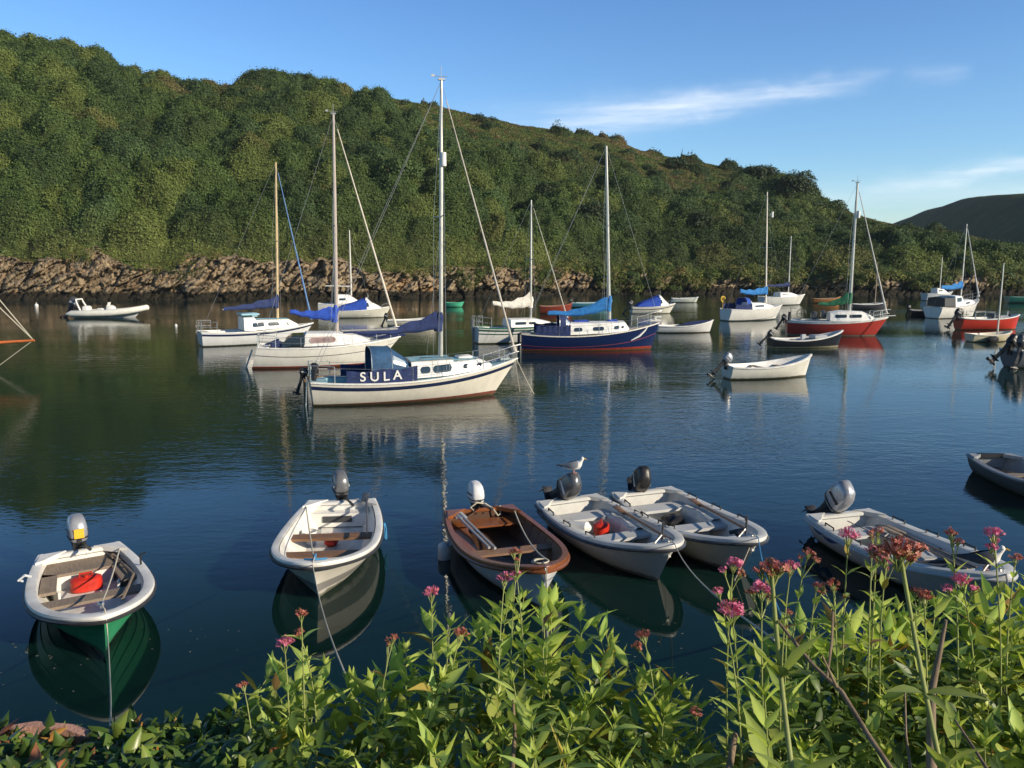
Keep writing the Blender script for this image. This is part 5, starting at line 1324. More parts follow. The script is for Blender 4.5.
# yacht behind the blue canopy motor boat on the left
root = rootm('yacht', 344, 313, 12, 4.6); L = 4.6
H = Hull(L, 2.0, (.9, .85, 1.1), .4, .7, .42, 2.0, 1.0, .6, 0, .25, .85)
yhull(root, H, hullmat('white_far_hull_three', (.70, .70, .66), (.04, .05, .07), .05), GEL, cock=(.4, 1.5), cw=.5, zfl=.4, rail=GEL)
cabin(root, [(1.7, .7, .6, .88, 1.7), (2.8, .66, .56, .9, 1.65), (3.6, .42, .32, .98, 1.1)], GEL, None, windows=[(1.9, 2.5, .3, .5, .06)])
xm = xloc(root, 351.5); mast(root, xm, 1.6, ztop(root, xm, 350, 230), .06, (), H, top=False, fore=(L, 0, 1.1), mat=pbr('white_spar', (.66, .64, .58), .5, .1, 4))
boomcover(root, xm-.05, xm-2.3, 2.45, 2.5, .1, .1, WHITEC, nocover=True, boommat=GEL)
tag(root, 'white yacht with bare boom half hidden behind the left blue canopy boat', 'yacht', GY)
# boat with a bowsprit reaching in from the left edge
root, L = root2('yacht', (-190, 352), (-6, 345), .95, 1.15)
H = Hull(L, 2.4, (.95, .9, 1.15), .45, .7, .45, 2.1, .9, .2, .1, .25, .8)
yhull(root, H, hullmat('orange_brown_hull', (.40, .13, .04), (.1, .04, .03), .08), WOODT, cock=(.6, 2.2), cw=.6, zfl=.4, rail=WOODG)
cabin(root, [(2.3, .8, .7, .95, 1.4), (4.2, .7, .6, .98, 1.4), (4.9, .45, .36, 1.02, 1.15)], GEL, None, windows=[(2.6, 3.8, .14, .3, .06)])
sprit = tolocal(root, at(22, 343, root.location.y)); sprit.y = 0
mb = MB(); mb.tube([(L-.7, 0, 1.2), (sprit.x, 0, sprit.z)], [.085, .05], 9); mb.build('bowsprit', ORANGE, root)
xm = L*.58; mast(root, xm, 1.4, 8.2, .08, (.6,), H, fore=None, sw=.7, mat=WOODG)
mb = MB()
for zz, rr_ in ((8.0, .02), (6.6, .02)): mb.tube([(sprit.x-.06, 0, sprit.z+.04), (xm, 0, zz)], rr_, 5)
mb.tube([(sprit.x-.1, 0, sprit.z-.03), (L-.1, 0, .1)], .015, 5); mb.build('forestay', ROPE, root)
tag(root, 'orange wooden boat at the left edge, only its bowsprit and stays in view', 'yacht', GY)

# ------------------------------------------------------------------ motor boats with canopies
def motorboat(px, py, hdg, L, B, canmat, label, hullm, moto=True, name='motor_boat', cy=(.12, .62), hc=.95, stripe=None):
    root = rootm(name, px, py, hdg, L)
    H = Hull(L, B, (.62, .64, .92), .25, .86, .42, 2.2, .8, .55, .0, .3, .85)
    yhull(root, H, hullm, GEL, cock=(.25, L*.62), cw=B*.36, zfl=.25, rail=GEL, stripe=stripe, stripemat=NAVYP)
    x0, x1 = L*.60, L*.84; hb = B*.40
    st = [(x0, hb, hb*.85, .70, .70+hc), (x0+.12, hb, hb*.85, .70, .70+hc), (x0+.55, hb*.9, hb*.72, .72, .70+hc*.55), (x1, hb*.55, hb*.4, .80, .86)]
    cb_ = cabin(root, st, GEL, None, windows=[(x0+.1, x0+.42, hc*.25, hc*.62, .05)])
    mb = MB(); mb.loft([[Vector((x0+.17, s*hb*.70, .72+hc)) if False else Vector((x0+.16, s*hb*.68, .705+hc)) for s in (1, -1)]+[Vector((x0+.54, s*hb*.58, .72+hc*.56)) for s in (-1, 1)], [Vector((x0+.19, s*hb*.68, .72+hc)) for s in (1, -1)]+[Vector((x0+.57, s*hb*.58, .735+hc*.56)) for s in (-1, 1)]]); mb.build('windscreen', WINDOW, cb_)
    mb = MB(); rows = []; N = 12
    for s in range(7):
        f = s/6; x = L*cy[0]+(x0+.1-L*cy[0])*f; h = .12+(hc+.05-.12)*f**.8+.03*math.sin(f*9)
        rows.append([Vector((x, B*.44*math.copysign(abs(math.cos(PI*k/N))**.6, math.cos(PI*k/N)), .68+h*math.sin(PI*k/N)**.7)) for k in range(N+1)])
    mb.grid(rows); mb.grid([[p*1.0-Vector((0, 0, .02)) for p in r] for r in rows], flip=True); mb.add(rows[0], [list(range(N+1))]); mb.add(rows[-1], [list(range(N+1))]); mb.build('canopy', canmat, root, 60)
    if moto: outboard(root, -.05, .62, 1.35, .55, BLACK, 0)
    mb = MB(); 
    a, b = H.P(.85, 1), H.P(.98, 1)
    mb.tube([(a.x, a.y-.06, a.z), (a.x+.1, a.y-.06, a.z+.28), (b.x, .0, b.z+.32), (a.x+.1, -a.y+.06, a.z+.28), (a.x, -a.y+.06, a.z)], .016, 6); mb.build('bow_rail', STEEL, root)
    mb = MB(); mb.tube([(x0+.2, 0, .70+hc), (x0+.2, 0, 1.1+hc)], .014); mb.build('antenna', WIRE, root)
    return tag(root, label, 'motor boat', GM)
motorboat(360, 317.5, 8, 5.2, 2.0, BLUEC, 'white motor boat with blue canopy behind the left yachts', hullmat('cream_motor_hull', (.74, .72, .62), (.1, .1, .09), .02), moto=False)
motorboat(653, 313.5, 4, 4.1, 1.8, BLUEC, 'white motor boat with blue canopy and black outboard, right of the navy yacht', hullmat('white_motor_hull', (.76, .74, .64), (.1, .1, .09), .02), stripe=(.80, .86))
# inflatable on the left
root = rootm('inflatable_boat', 113, 317.5, 3, 6.0); L = 6.0
IM = pbr('white_inflatable_tube', (.70, .69, .62), .45, .08, 3)
mb = MB(); pts = []
for sd in (1, -1):
    a = [Vector((-.45, sd*.85, .36)), Vector((.0, sd*.86, .38)), Vector((1.5, sd*.9, .40)), Vector((3.2, sd*.88, .45)), Vector((4.5, sd*.70, .58)), Vector((5.4, sd*.36, .74)), Vector((5.85, 0, .84))]
    mb.tube(a, [.06, .27, .28, .28, .27, .25, .24], 12)
mb.sphere((5.8, 0, .83), .25, 10, 7); mb.build('tube', IM, root, 60)
H = Hull(5.4, 1.5, (.4, .4, .6), .3, .9, .4, 2.2, .8, .6, 0, .5, .9); mb = MB(); H.shell(mb, 8, 20); mb.grid([[(x, .6, .32), (x, -.6, .32)] for x in (.1, 2, 4)]); mb.build('hull', GELG, root)
mb = MB(); mb.loft([superring(2.9, 0, .3, .35, .4, 12, .5), superring(2.9, 0, .9, .32, .36, 12, .5), superring(2.8, 0, 1.05, .18, .34, 12, .5)]); mb.box((2.75, 0, 1.15), (.05, .5, .3), (0, .3, 0)); mb.box((2.1, 0, .55), (.5, .7, .5)); mb.build('console', GEL, root)
mb = MB(); 
for sd in (1, -1): mb.tube([(.75, sd*.75, .5), (.35, sd*.6, 1.3), (.3, sd*.5, 1.55)], .07, 8)
mb.tube([(.3, .5, 1.55), (.3, -.5, 1.55)], .07, 8); mb.box((.9, 0, .75), (.5, .9, .5), bev=.1); mb.build('arch', GEL, root)
outboard(root, -.1, .75, 2.1, .5, DGREY, 0, leglen=.8)
tag(root, 'white inflatable boat with dark outboard and console near the left shore', 'inflatable boat', GM)

# ------------------------------------------------------------------ open boats
def openboat(px, py, hdg, L, B, hm, im, rm, label, sh=(.45, .42, .62), motor=None, name='rowing_boat', zf=.1, thw=(.35, .62), extra=None, wall=.06, railp=None, cover=None):
    root = rootm(name, px, py, hdg, L)
    H = Hull(L, B, sh, .16, .70, .46, 2.3, .8, .25, .0, .25, .8)
    opendinghy(root, H, hm, im, rm, zf, wall, knees=False, railp=railp or [(-.05, -.02), (.02, -.05), (.028, 0), (-.05, .018)])
    for f in thw:
        mb = MB(); H.bench(mb, L*f, L*f+.22, sh[1]-.1, .03, wall); mb.build('thwart', WOODT, root)
    if motor: outboard(root, -.03, sh[0]+.04, motor[0], motor[1], motor[2], .0)
    if cover:
        mb = MB(); rows = []
        for i in range(8):
            t = cover[0]+(cover[1]-cover[0])*i/7; y = max(.02, H.P(t, 1).y-.03); z = H.sheer(t)+.02
            rows.append([(H.P(t, 1).x, y*k, z+.16*(1-k*k)*math.sin(PI*min(1, .25+i/9))) for k in (1, .6, .2, -.2, -.6, -1)])
        mb.grid(rows); mb.build('cover', cover[2], root)
    return tag(root, label, 'boat', GO), H
hmW = hullmat('white_open_hull', (.74, .72, .64), (.16, .12, .09), .05, rough=.35)
openboat(769, 377.5, 12, 3.75, 1.5, hmW, GEL, GEL, 'white open boat with tilted silver outboard, nearest of the boats at right centre', (.55, .55, .92), (1.0, .75, SILV), zf=.15)
o_, H_ = openboat(806, 347.5, 4, 4.1, 1.6, hullmat('black_hull_cream_base', (.022, .026, .034), (.60, .54, .38), .09), GELG, GEL, 'black open boat with cream bottom and tilted outboard, in front of the red yacht', (.55, .50, .95), (.85, .75, BLACK))
mb = MB(); mb.box((1.9, .1, .55), (.25, .2, .35)); mb.box((2.7, 0, .60), (.7, .8, .18)); mb.build('engine_box', GELG, o_)
openboat(685, 332.5, 3, 3.8, 1.5, hullmat('white_dinghy_hull', (.72, .72, .70), (.20, .07, .05), .05), GEL, GEL, 'white rowing boat with dark blue cover over its bow, right of the navy yacht', (.5, .5, .85), cover=(.45, .97, NAVY))
openboat(412, 325.5, 6, 3.6, 1.5, hullmat('cream_open_hull', (.72, .68, .56), (.2, .15, .1), .03), GEL, GEL, 'cream open boat behind the boom of the SULA yacht', (.45, .45, .70), (.95, .4, BLACK))
openboat(685, 302.5, 2, 3.1, 1.4, hullmat('pale_green_white_hull', (.66, .70, .62), (.2, .2, .15), .03), GEL, GEL, 'pale rowing boat close to the rocks behind the blue canopy motor boat', (.5, .5, .65))
openboat(455, 307, -4, 1.9, 1.1, hullmat('mint_hull', (.08, .48, .28), (.05, .25, .15), .02), pbr('mint_inside', (.06, .36, .22), .5, .1, 4), pbr('mint_rim', (.10, .50, .30), .5, .1, 4), 'tiny mint green dinghy right of the tallest mast', (.48, .45, .55), thw=(.4,))
openboat(592, 307.5, 0, 4.2, 1.6, hullmat('turquoise_hull', (.10, .34, .42), (.05, .1, .12), .06), GELG, pbr('turquoise_rim', (.22, .50, .56), .5, .1, 4), 'turquoise open boat close to the rocks above the sky blue sail cover', (.5, .5, .7), (.9, .3, BLACK))
openboat(556, 313.5, 5, 3.0, 1.5, hullmat('dark_red_hull', (.24, .05, .03), (.08, .03, .02), .04), WOODT, pbr('dull_red_rim', (.34, .09, .05), .5, .1, 4), 'dark red open boat half hidden behind the navy yacht\'s sail cover', (.7, .7, .95))
openboat(826, 303, 2, 3.3, 1.5, hullmat('orange_brown_open_hull', (.42, .18, .06), (.2, .08, .04), .04), WOODT, pbr('tan_rim', (.45, .24, .10), .5, .1, 4), 'orange brown rowing boat near the rocks left of the red yacht\'s mast', (.55, .5, .75))
o_, H_ = openboat(868, 309, 2, 3.5, 1.5, hullmat('dark_grey_open_hull', (.06, .06, .075), (.04, .04, .04), .04), GELG, GEL, 'dark open boat with bare wooden mast behind the red yacht\'s forestay', (.55, .5, .72))
xm = xloc(o_, 875); mast(o_, xm, .2, ztop(o_, xm, 877, 262), .05, (), H_, top=False, stays=False, mat=WOODT)
o_, H_ = openboat(920, 315.5, 2, 1.9, 1.1, hullmat('black_tender_hull', (.03, .03, .04), (.02, .02, .02), .0), DGREY, GELG, 'small black tender tied behind the wheelhouse yacht', (.5, .48, .55), (.9, .2, BLACK), thw=(.4,))
# red boat with rails at right
o_, H_ = openboat(988, 329.5, 5, 4.5, 1.8, hullmat('bright_red_hull', (.55, .05, .03), (.03, .03, .03), .02), GEL, GEL, 'red open boat with white rail and two black outboards, at the right', (.85, .8, 1.05), (1.25, .55, BLACK), name='motor_boat')
outboard(o_, .5, 1.0, 1.0, .15, BLACK, 0, y=.35)
for y_ in (.5, -.5):
    mb = MB(); mb.tube([(.9, y_, .85), (.9, y_, 1.25), (2.3, y_, 1.25), (2.3, y_, .8)], .03, 6); mb.build('rail', GEL, o_)
    mb = MB(); mb.tube([(3.3, y_*.8, .9), (3.3, y_*.8, 1.3)], .03); mb.build('rail_post', GEL, o_)
mb = MB(); mb.box((2.6, 0, .95), (.6, .7, .3), bev=.08); mb.tube([(3.6, -.2, 1.0), (3.8, .2, 1.2)], .10, 7); mb.build('deck_gear', DGREY, o_)
# cream dinghy with mast
o_, H_ = openboat(990, 341.5, 8, 2.75, 1.3, hullmat('cream_dinghy_hull', (.70, .62, .42), (.3, .22, .12), .03), CREAM, CREAM, 'cream sailing dinghy with bare mast, in front of the red open boat', (.48, .45, .62))
xm = xloc(o_, 998); mast(o_, xm, .2, ztop(o_, xm, 1004, 263), .045, (), H_, top=False, stays=False, mat=ALU)
mb = MB(); mb.loft([superring(0, 0, 0, .08, .22, 12, .8), superring(0, 0, .12, .14, .38, 12, .8), superring(0, 0, .28, .14, .38, 12, .8), superring(0, 0, .36, .06, .2, 12, .8)])
f = mb.build('fender', BLACK); f.location = towld(o_, (.95, -.72, .02)); f.rotation_euler.z = o_.rotation_euler.z+PI/2; tag(f, 'black fender against the side of the cream sailing dinghy', 'fender')
# boat with two outboards at the right edge
o_, H_ = openboat(1058, 366, 10, 5.0, 2.0, hullmat('grey_blue_hull', (.14, .15, .16), (.05, .05, .05), .02), GEL, GEL, 'grey boat with two tilted dark outboards at the right edge', (.8, .8, 1.1), (1.35, .8, BLACK), name='motor_boat')
outboard(o_, .15, .95, 1.25, .2, DGREY, 0, y=-.55)
mb = MB(); mb.box((1.1, 0, 1.0), (1.0, 1.3, .5), bev=.12); mb.tube([(.9, .6, .8), (.95, .55, 1.5), (.95, -.55, 1.5), (.9, -.6, .8)], .03, 6); mb.build('cuddy', DGREY, o_)
openboat(1026, 303, 0, 4.5, 1.8, hullmat('teal_hull', (.03, .16, .13), (.03, .06, .05), .05), DGREY, pbr('teal_rim', (.06, .26, .2), .5, .1, 4), 'dark teal boat at the far right edge near the rocks', (.75, .7, .95))
# mooring buoys
def buoy(px, py, r, mat, label):
    P = W(px, py); mb = MB(); mb.sphere((0, 0, r*.35), r, 14, 9); mb.tube([(0, 0, r*1.2), (0, 0, r*1.7)], r*.16, 8)
    mb.tube([Vector((r*.22*math.cos(a), 0, r*1.85+r*.22*math.sin(a))) for a in [2*PI*i/10 for i in range(11)]], r*.06, 5)
    o = mb.build('mooring_buoy', mat); o.location = P; tag(o, label, 'buoy', 'mooring buoys')
buoy(36.5, 306, .19, GEL, 'white mooring buoy close to the rocks left of the inflatable')
buoy(176, 326, .10, GEL, 'small white buoy on the water left of the leftmost yacht')
buoy(1009, 301, .26, GEL, 'white buoy in front of the teal boat at the far right')
# ------------------------------------------------------------------ quay wall and bank in the foreground
SOIL = pbr('dark_soil', (.05, .04, .025), .95, .3, 6, bmp=.02)
xs_ = np.linspace(-14, 14, 141); ys_ = np.linspace(-30, 1.95, 60)
Xg, Yg = np.meshgrid(xs_, ys_, indexing='ij')
Zg = 3.02+.07*(fbm(np.stack([Xg*1.3, Yg*1.3, Xg*0], -1), 4, 3)-.5)*2
tag(npmesh('ground', np.stack([Xg, Yg, Zg], -1).reshape(-1, 3), gridfaces(141, 60), SOIL, smooth=True), 'earth bank at the top of the quay wall', kind='structure')
m, t, p = nt('quay_stone'); tc = t.nodes.new('ShaderNodeTexCoord')
vo = t.nodes.new('ShaderNodeTexVoronoi'); vo.feature = 'DISTANCE_TO_EDGE'; vo.inputs['Scale'].default_value = 2.6
mp = t.nodes.new('ShaderNodeMapping'); mp.inputs['Scale'].default_value = (1, 1, 1.8); t.links.new(tc.outputs['Object'], mp.inputs[0]); t.links.new(mp.outputs[0], vo.inputs['Vector'])
c = ramp(t, noise(t, 3, 6, .7), [(.3, (.12, .11, .10)), (.7, (.28, .25, .21))]); e = ramp(t, vo.outputs['Distance'], [(.0, (0, 0, 0)), (.06, (1, 1, 1))])
t.links.new(mixc(t, e, (.07, .065, .055), c), p.inputs['Base Color']); p.inputs['Roughness'].default_value = .9; bump(t, p, vo.outputs['Distance'], .15)
mb = MB(); rr = random.Random(4); rows = []
for i in range(113):
    x = -14+i*.25
    rows.append([(x, y+rr.uniform(-.02, .02), z+rr.uniform(-.02, .02)) for y, z in ((1.85, 2.6), (1.86, 3.08), (2.0, 3.12), (2.15, 3.08), (2.2, 2.8), (2.28, 1.8), (2.38, .8), (2.5, -.6))])
mb.grid(rows); tag(mb.build('quay_wall', m, smooth=0), 'old stone quay wall under the foreground plants', 'wall')
# pink coping stone showing through the ivy
mb = MB(); c0 = at(62, 742, 2.15); ring = []
path = [at(4, 727, 2.17), at(35, 722, 2.18), at(70, 725, 2.16), at(100, 736, 2.12), at(118, 749, 2.06)]
mb.sweep([p_-c0 for p_ in path], [(.012, -.08), (.014, -.006), (.005, .0), (-.016, -.004), (-.022, -.08)])
o = mb.build('coping_stone', pbr('pink_stone', (.46, .26, .20), .8, .2, 14, bmp=.004)); o.location = c0
tag(o, 'curved pink edge stone showing through the ivy at lower left', 'stone')

# ------------------------------------------------------------------ leaves
VAL = leafmat('valerian_leaf', attr='tint', mixf=.38, rough=.42)
STEM = leafmat('valerian_stem_green', col=(.26, .29, .09), trans=(.28, .32, .1), mixf=.1, scale=14)
PINK = leafmat('valerian_pink', col=(.80, .23, .37), trans=(.8, .25, .4), mixf=.3, var=.35, scale=60)
REDP = leafmat('valerian_red', col=(.62, .21, .16), trans=(.64, .24, .17), mixf=.3, var=.35, scale=60)
BUD = leafmat('valerian_bud', col=(.30, .13, .06), trans=(.3, .15, .07), mixf=.2, var=.3, scale=60)
rl = random.Random(21)
def leafgeo(V, F, T, base, d, up, ln, wd, curl, fold, col):
    d = d.normalized(); s = d.cross(up)
    if s.length < 1e-4: s = d.orthogonal()
    s.normalize(); u = s.cross(d); o = len(V); n = 5
    prof = (.16, .72, 1.0, .72, .30, .02)
    for i in range(n+1):
        f = i/n; a = curl*f
        c = base+(d*math.cos(a*.6)-u*math.sin(a*.6)*-0.0)*(ln*f)-u*(curl*ln*f*f*.5)
        w = wd*prof[i]
        cc = [x*(1.0+.08*math.sin(i*1.7)) for x in col]
        for k in (-1, 0, 1):
            V.append(c+s*(w*k*.5)+u*(abs(k)*fold*w*.5)); T.append(cc if k else [min(1, x*1.25) for x in col])
    for i in range(n):
        for k in range(2):
            a = o+i*3+k; F.append([a, a+1, a+4, a+3])
def flowerhead(mb, C, up, r, kind, rr):
    """dome of many five-petalled florets on fine stalks"""
    n = max(10, int(58*(r/.03)**1.5)); n = min(n, 130)
    up = up.normalized(); a = up.orthogonal().normalized(); b = up.cross(a)
    for i in range(n):
        th = rr.uniform(0, 2*PI); ph = math.acos(1-rr.random()*.95); R = r*rr.uniform(.72, 1.12)
        dd = (a*math.cos(th)+b*math.sin(th))*math.sin(ph)+up*math.cos(ph)*.85
        base = C-up*r*.75+dd*r*.15; tip = C-up*r*.25+dd*R
        mat = 0 if kind == 'pink' else 1
        if rr.random() < (.12 if kind == 'pink' else .35): mat = 1 if kind == 'pink' else 2
        q = (tip-base); s1 = q.orthogonal().normalized()*.0011; s2 = q.cross(s1).normalized()*.0011
        mid = base.lerp(tip, .45)
        mb.add([mid+s1, mid-s1*.5+s2, mid-s1*.5-s2, tip+s1*1.2, tip-s1*.6+s2, tip-s1*.6-s2], [[0, 1, 4, 3], [1, 2, 5, 4], [2, 0, 3, 5]], mat)
        if rr.random() < .72:
            pr = .0046*rr.uniform(.7, 1.25); ax = (q.normalized()+Vector((rr.uniform(-.5, .5), rr.uniform(-.5, .5), rr.uniform(-.5, .5)))).normalized()
            e1 = ax.orthogonal().normalized(); e2 = ax.cross(e1); vs = [tip]; fs = []
            for k in range(5):
                t0 = 2*PI*k/5+rr.uniform(-.1, .1)
                for dt, rad, lift in ((-.42, .75, .1), (0, 1.0, .18), (.42, .75, .1)):
                    vs.append(tip+(e1*math.cos(t0+dt)+e2*math.sin(t0+dt))*pr*rad+ax*pr*lift)
                fs.append([0, 1+3*k, 2+3*k, 3+3*k])
            mb.add(vs, fs, mat)
    # green stalk cone below
    for i in range(6):
        th = 2*PI*i/6; e = C-up*r*.35+(a*math.cos(th)+b*math.sin(th))*r*.5
        mb.tube([C-up*r*1.5, e], [.0016, .001], 4, 3)
def shoot(plant, base, tip, flower=None, lean=None, lscale=1.0, near=False, bare=.15, dens=1.0, seed=0, stemr=.0032):
    rr = random.Random(seed*7+3)
    o = plant.location; base = Vector(base); tip = Vector(tip); h = (tip-base).length
    ctrl = base.lerp(tip, .5)+Vector((rr.uniform(-.09, .09), rr.uniform(-.08, .06), h*.10))
    pt = lambda s: base*(1-s)**2+ctrl*2*s*(1-s)+tip*s*s
    tg = lambda s: ((ctrl-base)*(1-s)+(tip-ctrl)*s).normalized()
    mb = MB(); n = 10; mb.tube([pt(i/n)-o for i in range(n+1)], [stemr*(1-.55*i/n) for i in range(n+1)], 6)
    st = mb.build('stem', STEM, plant, 80, keep=True)
    V, F, T = [], [], []; step = .056/h/dens; s = bare; az = rr.uniform(0, PI)
    smax = 1.0 if not flower else 1-min(.35, (.05+.6*flower[0])/h)
    while s < smax:
        P = pt(s); d = tg(s); a = d.orthogonal().normalized(); b = d.cross(a); u = (s-bare)/(1-bare)
        ln = lscale*(.155*(1-.44*u**1.8) if not flower else .112*(1-.64*u))*rr.uniform(.75, 1.2)
        for k in (0, PI):
            if rr.random() < .06: continue
            q = az+k+rr.uniform(-.3, .3); out = a*math.cos(q)+b*math.sin(q); an = rr.uniform(.55, 1.0)+.25*(1-u)
            dd = out*math.sin(an)+d*math.cos(an)+Vector((.06, -.03, 0))
            g = rr.uniform(.75, 1.25); yel = rr.random()
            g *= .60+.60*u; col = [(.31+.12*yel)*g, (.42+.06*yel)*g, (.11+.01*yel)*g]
            if rr.random() < .05: col = [.34*g, .26*g, .06*g] if rr.random() < .6 else [.24*g, .14*g, .06*g]
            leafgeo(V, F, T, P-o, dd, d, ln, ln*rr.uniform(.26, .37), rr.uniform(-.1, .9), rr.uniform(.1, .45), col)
        az += PI/2+rr.uniform(-.25, .25); s += step*rr.uniform(.75, 1.25)
    if not flower:
        for k in range(6):
            q = k*PI/3; d = tg(1); a = d.orthogonal().normalized(); b = d.cross(a); ln = lscale*.042*rr.uniform(.7, 1.2)
            leafgeo(V, F, T, tip-o, d*rr.uniform(.8, 1.3)+(a*math.cos(q)+b*math.sin(q))*.6, d, ln, ln*.32, .2, .3, [.36, .43, .09])
    if V:
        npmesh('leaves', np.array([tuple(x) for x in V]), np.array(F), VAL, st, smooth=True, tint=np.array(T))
    if flower:
        r, kind = flower; r *= .86; f = MB()
        flowerhead(f, tip-o, tg(1)+Vector((0, 0, .4)), r, kind, rr)
        if rr.random() < .5 and r > .012:
            for k in range(2):
                sdx = Vector((rr.uniform(-1, 1), rr.uniform(-.4, .4), rr.uniform(-.9, -.2))).normalized(); Cc = tip-o+sdx*r*1.6
                f.tube([pt(1-.09/h)-o if h > .1 else tip-o-Vector((0, 0, .05)), Cc], [.0016, .0012], 4, 3); flowerhead(f, Cc, sdx*.4+Vector((0, 0, 1)), r*.62, kind if rr.random() < .7 else 'red', rr)
        f.build('flower_head', [PINK, REDP, BUD, STEM], st, 0)
    return st
def contour(px, K): return np.interp(px, [k[0] for k in K], [k[1] for k in K])
GV = 'valerian plants along the top of the quay wall'
def plantbase(px, Y): 
    P = at(px, 700, Y); return Vector((P.x, min(Y, 2.08), 3.06))
seed = [0]
def valerian(cx, Yc, label, tips, flowers=(), ls=1.0, spread=.22):
    """tips: (px, py, Y); flowers: (px, py, Y, r, kind)"""
    B = plantbase(cx, Yc); o = empty('valerian_plant', B)
    for (px, py, Y) in tips:
        seed[0] += 1; T_ = at(px, py, Y); rr = random.Random(seed[0])
        b = Vector((B.x+(T_.x-B.x)*.35+rr.uniform(-.09, .09), min(B.y, Y)+rr.uniform(-.16, .03), 3.05))
        if T_.z < b.z+.12: b.z = T_.z-.16
        shoot(o, b, T_, None, lscale=ls*rr.uniform(.85, 1.15), seed=seed[0], bare=.10)
    for fl in flowers:
        px, py, Y, r, kind = fl[:5]; seed[0] += 1; T_ = at(px, py, Y); rr = random.Random(seed[0])
        if len(fl) > 5: b = at(fl[5], fl[6], Y-.12); b.z = max(3.0, min(b.z, 3.3))
        else: b = Vector((B.x+(T_.x-B.x)*.6, min(B.y, Y)+rr.uniform(-.12, .0), 3.05))
        shoot(o, b, T_, (r, kind), lscale=ls, seed=seed[0], bare=.12, dens=.8)
    tag(o, label, 'plant', GV); return o
KL = [(215, 735), (235, 705), (255, 690), (285, 668), (330, 668), (355, 690), (385, 668), (410, 648), (430, 622), (470, 640), (500, 605), (545, 600), (575, 612), (600, 630), (630, 668), (660, 690), (690, 690), (715, 735), (728, 770)]
KR = [(712, 655), (735, 632), (770, 632), (800, 628), (830, 618), (870, 622), (905, 604), (940, 604), (985, 600), (1030, 592), (1060, 590)]
rt_ = random.Random(77)
def mktips(x0, x1, n, K, dep, y0=0, y1=150, Yn=1.5, Yf=2.25):
    out = []
    n = max(5, int(n*.68))
    for i in range(n):
        px = x0+(x1-x0)*(i+rt_.random())/n; f = rt_.random()**.8 if i % 3 else 0.0
        py = contour(px, K)+y0+(y1-y0)*f+rt_.uniform(-4, 8); Y = Yf-(Yf-Yn)*f+rt_.uniform(-.1, .1)
        out.append((px, min(py, 800), Y))
    return out
def fr(px, Y): return px/FPX*Y     # size in metres of px pixels at depth Y
valerian(255, 1.95, 'valerian at the left end of the leafy clump, with one small bud', mktips(228, 290, 10, KL, 2), [(243, 684, 2.0, fr(7, 2.0), 'red')])
valerian(305, 1.95, 'valerian with three reddish pink heads in front of the white brown seated dinghy', mktips(275, 350, 15, KL, 2), [(284, 641, 2.0, fr(11, 2.0), 'pink'), (301, 613, 2.0, fr(8, 2.0), 'red'), (299, 632, 2.02, fr(7, 2.0), 'red')], 1.12)
valerian(375, 1.95, 'leafy valerian with one tiny red head right of the long mooring rope', mktips(345, 415, 14, KL, 2), [(394, 637, 2.0, fr(6, 2.0), 'red')], 1.15)
valerian(440, 1.95, 'valerian with a pink head and a red head below the brown wooden boat\'s stern', mktips(405, 480, 17, KL, 2), [(431, 591, 2.05, fr(11, 2.0), 'pink'), (461, 632, 2.0, fr(10, 2.0), 'red')])
valerian(515, 1.95, 'tall valerian with pink heads overlapping the bow of the brown wooden boat', mktips(475, 550, 22, KL, 2, 0, 165), [(513, 551, 2.1, fr(7, 2.1), 'red'), (505, 577, 2.1, fr(10, 2.1), 'pink'), (516, 574, 2.12, fr(7, 2.1), 'pink')])
valerian(575, 1.95, 'dense leafy valerian without flowers right of the brown wooden boat', mktips(540, 620, 22, KL, 2, 0, 160))
valerian(640, 1.95, 'leafy valerian with one withered brown head rising above it', mktips(605, 672, 18, KL, 2, 0, 120), [(643, 634, 2.1, fr(10, 2.1), 'bud_')])
valerian(695, 1.90, 'valerian at the right end of the left clump, small brownish head', mktips(655, 702, 16, KL, 2, 0, 100, 1.5, 2.1), [(696, 712, 1.9, fr(8, 1.9), 'red')])
valerian(768, 1.75, 'valerian with the big bright pink head, leftmost of the right clump', mktips(750, 782, 5, KR, 2, 20, 70), [(731, 608, 1.75, fr(17, 1.75), 'pink'), (718, 590, 1.78, fr(8, 1.7), 'pink'), (734, 562, 1.8, fr(10, 1.8), 'pink')])
valerian(795, 1.75, 'valerian with several pink heads beside the near thick stem', mktips(775, 815, 10, KR, 2, 20, 150), [(762, 587, 1.8, fr(13, 1.8), 'pink'), (791, 565, 1.8, fr(11, 1.8), 'pink'), (788, 612, 1.9, fr(6, 1.8), 'red')])
valerian(820, 1.85, 'valerian with small reddish buds left of the right hand dinghy', mktips(785, 850, 20, KR, 2, 0, 175), [(809, 551, 1.95, fr(8, 1.9), 'red'), (817, 585, 1.95, fr(6, 1.9), 'red'), (833, 583, 1.9, fr(8, 1.9), 'red')])
valerian(855, 1.85, 'valerian with pink heads in front of the right hand dinghy\'s blue decals', mktips(835, 890, 20, KR, 2, 5, 180), [(849, 533, 1.95, fr(13, 1.9), 'pink'), (872, 549, 1.9, fr(9, 1.9), 'pink'), (878, 530, 1.95, fr(7, 1.9), 'red')])
valerian(910, 1.85, 'leafy valerian with red heads low against the right hand dinghy', mktips(880, 945, 22, KR, 2, 0, 180), [(924, 595, 1.9, fr(11, 1.9), 'red'), (915, 590, 1.95, fr(7, 1.9), 'red'), (887, 560, 1.9, fr(7, 1.9), 'pink')])
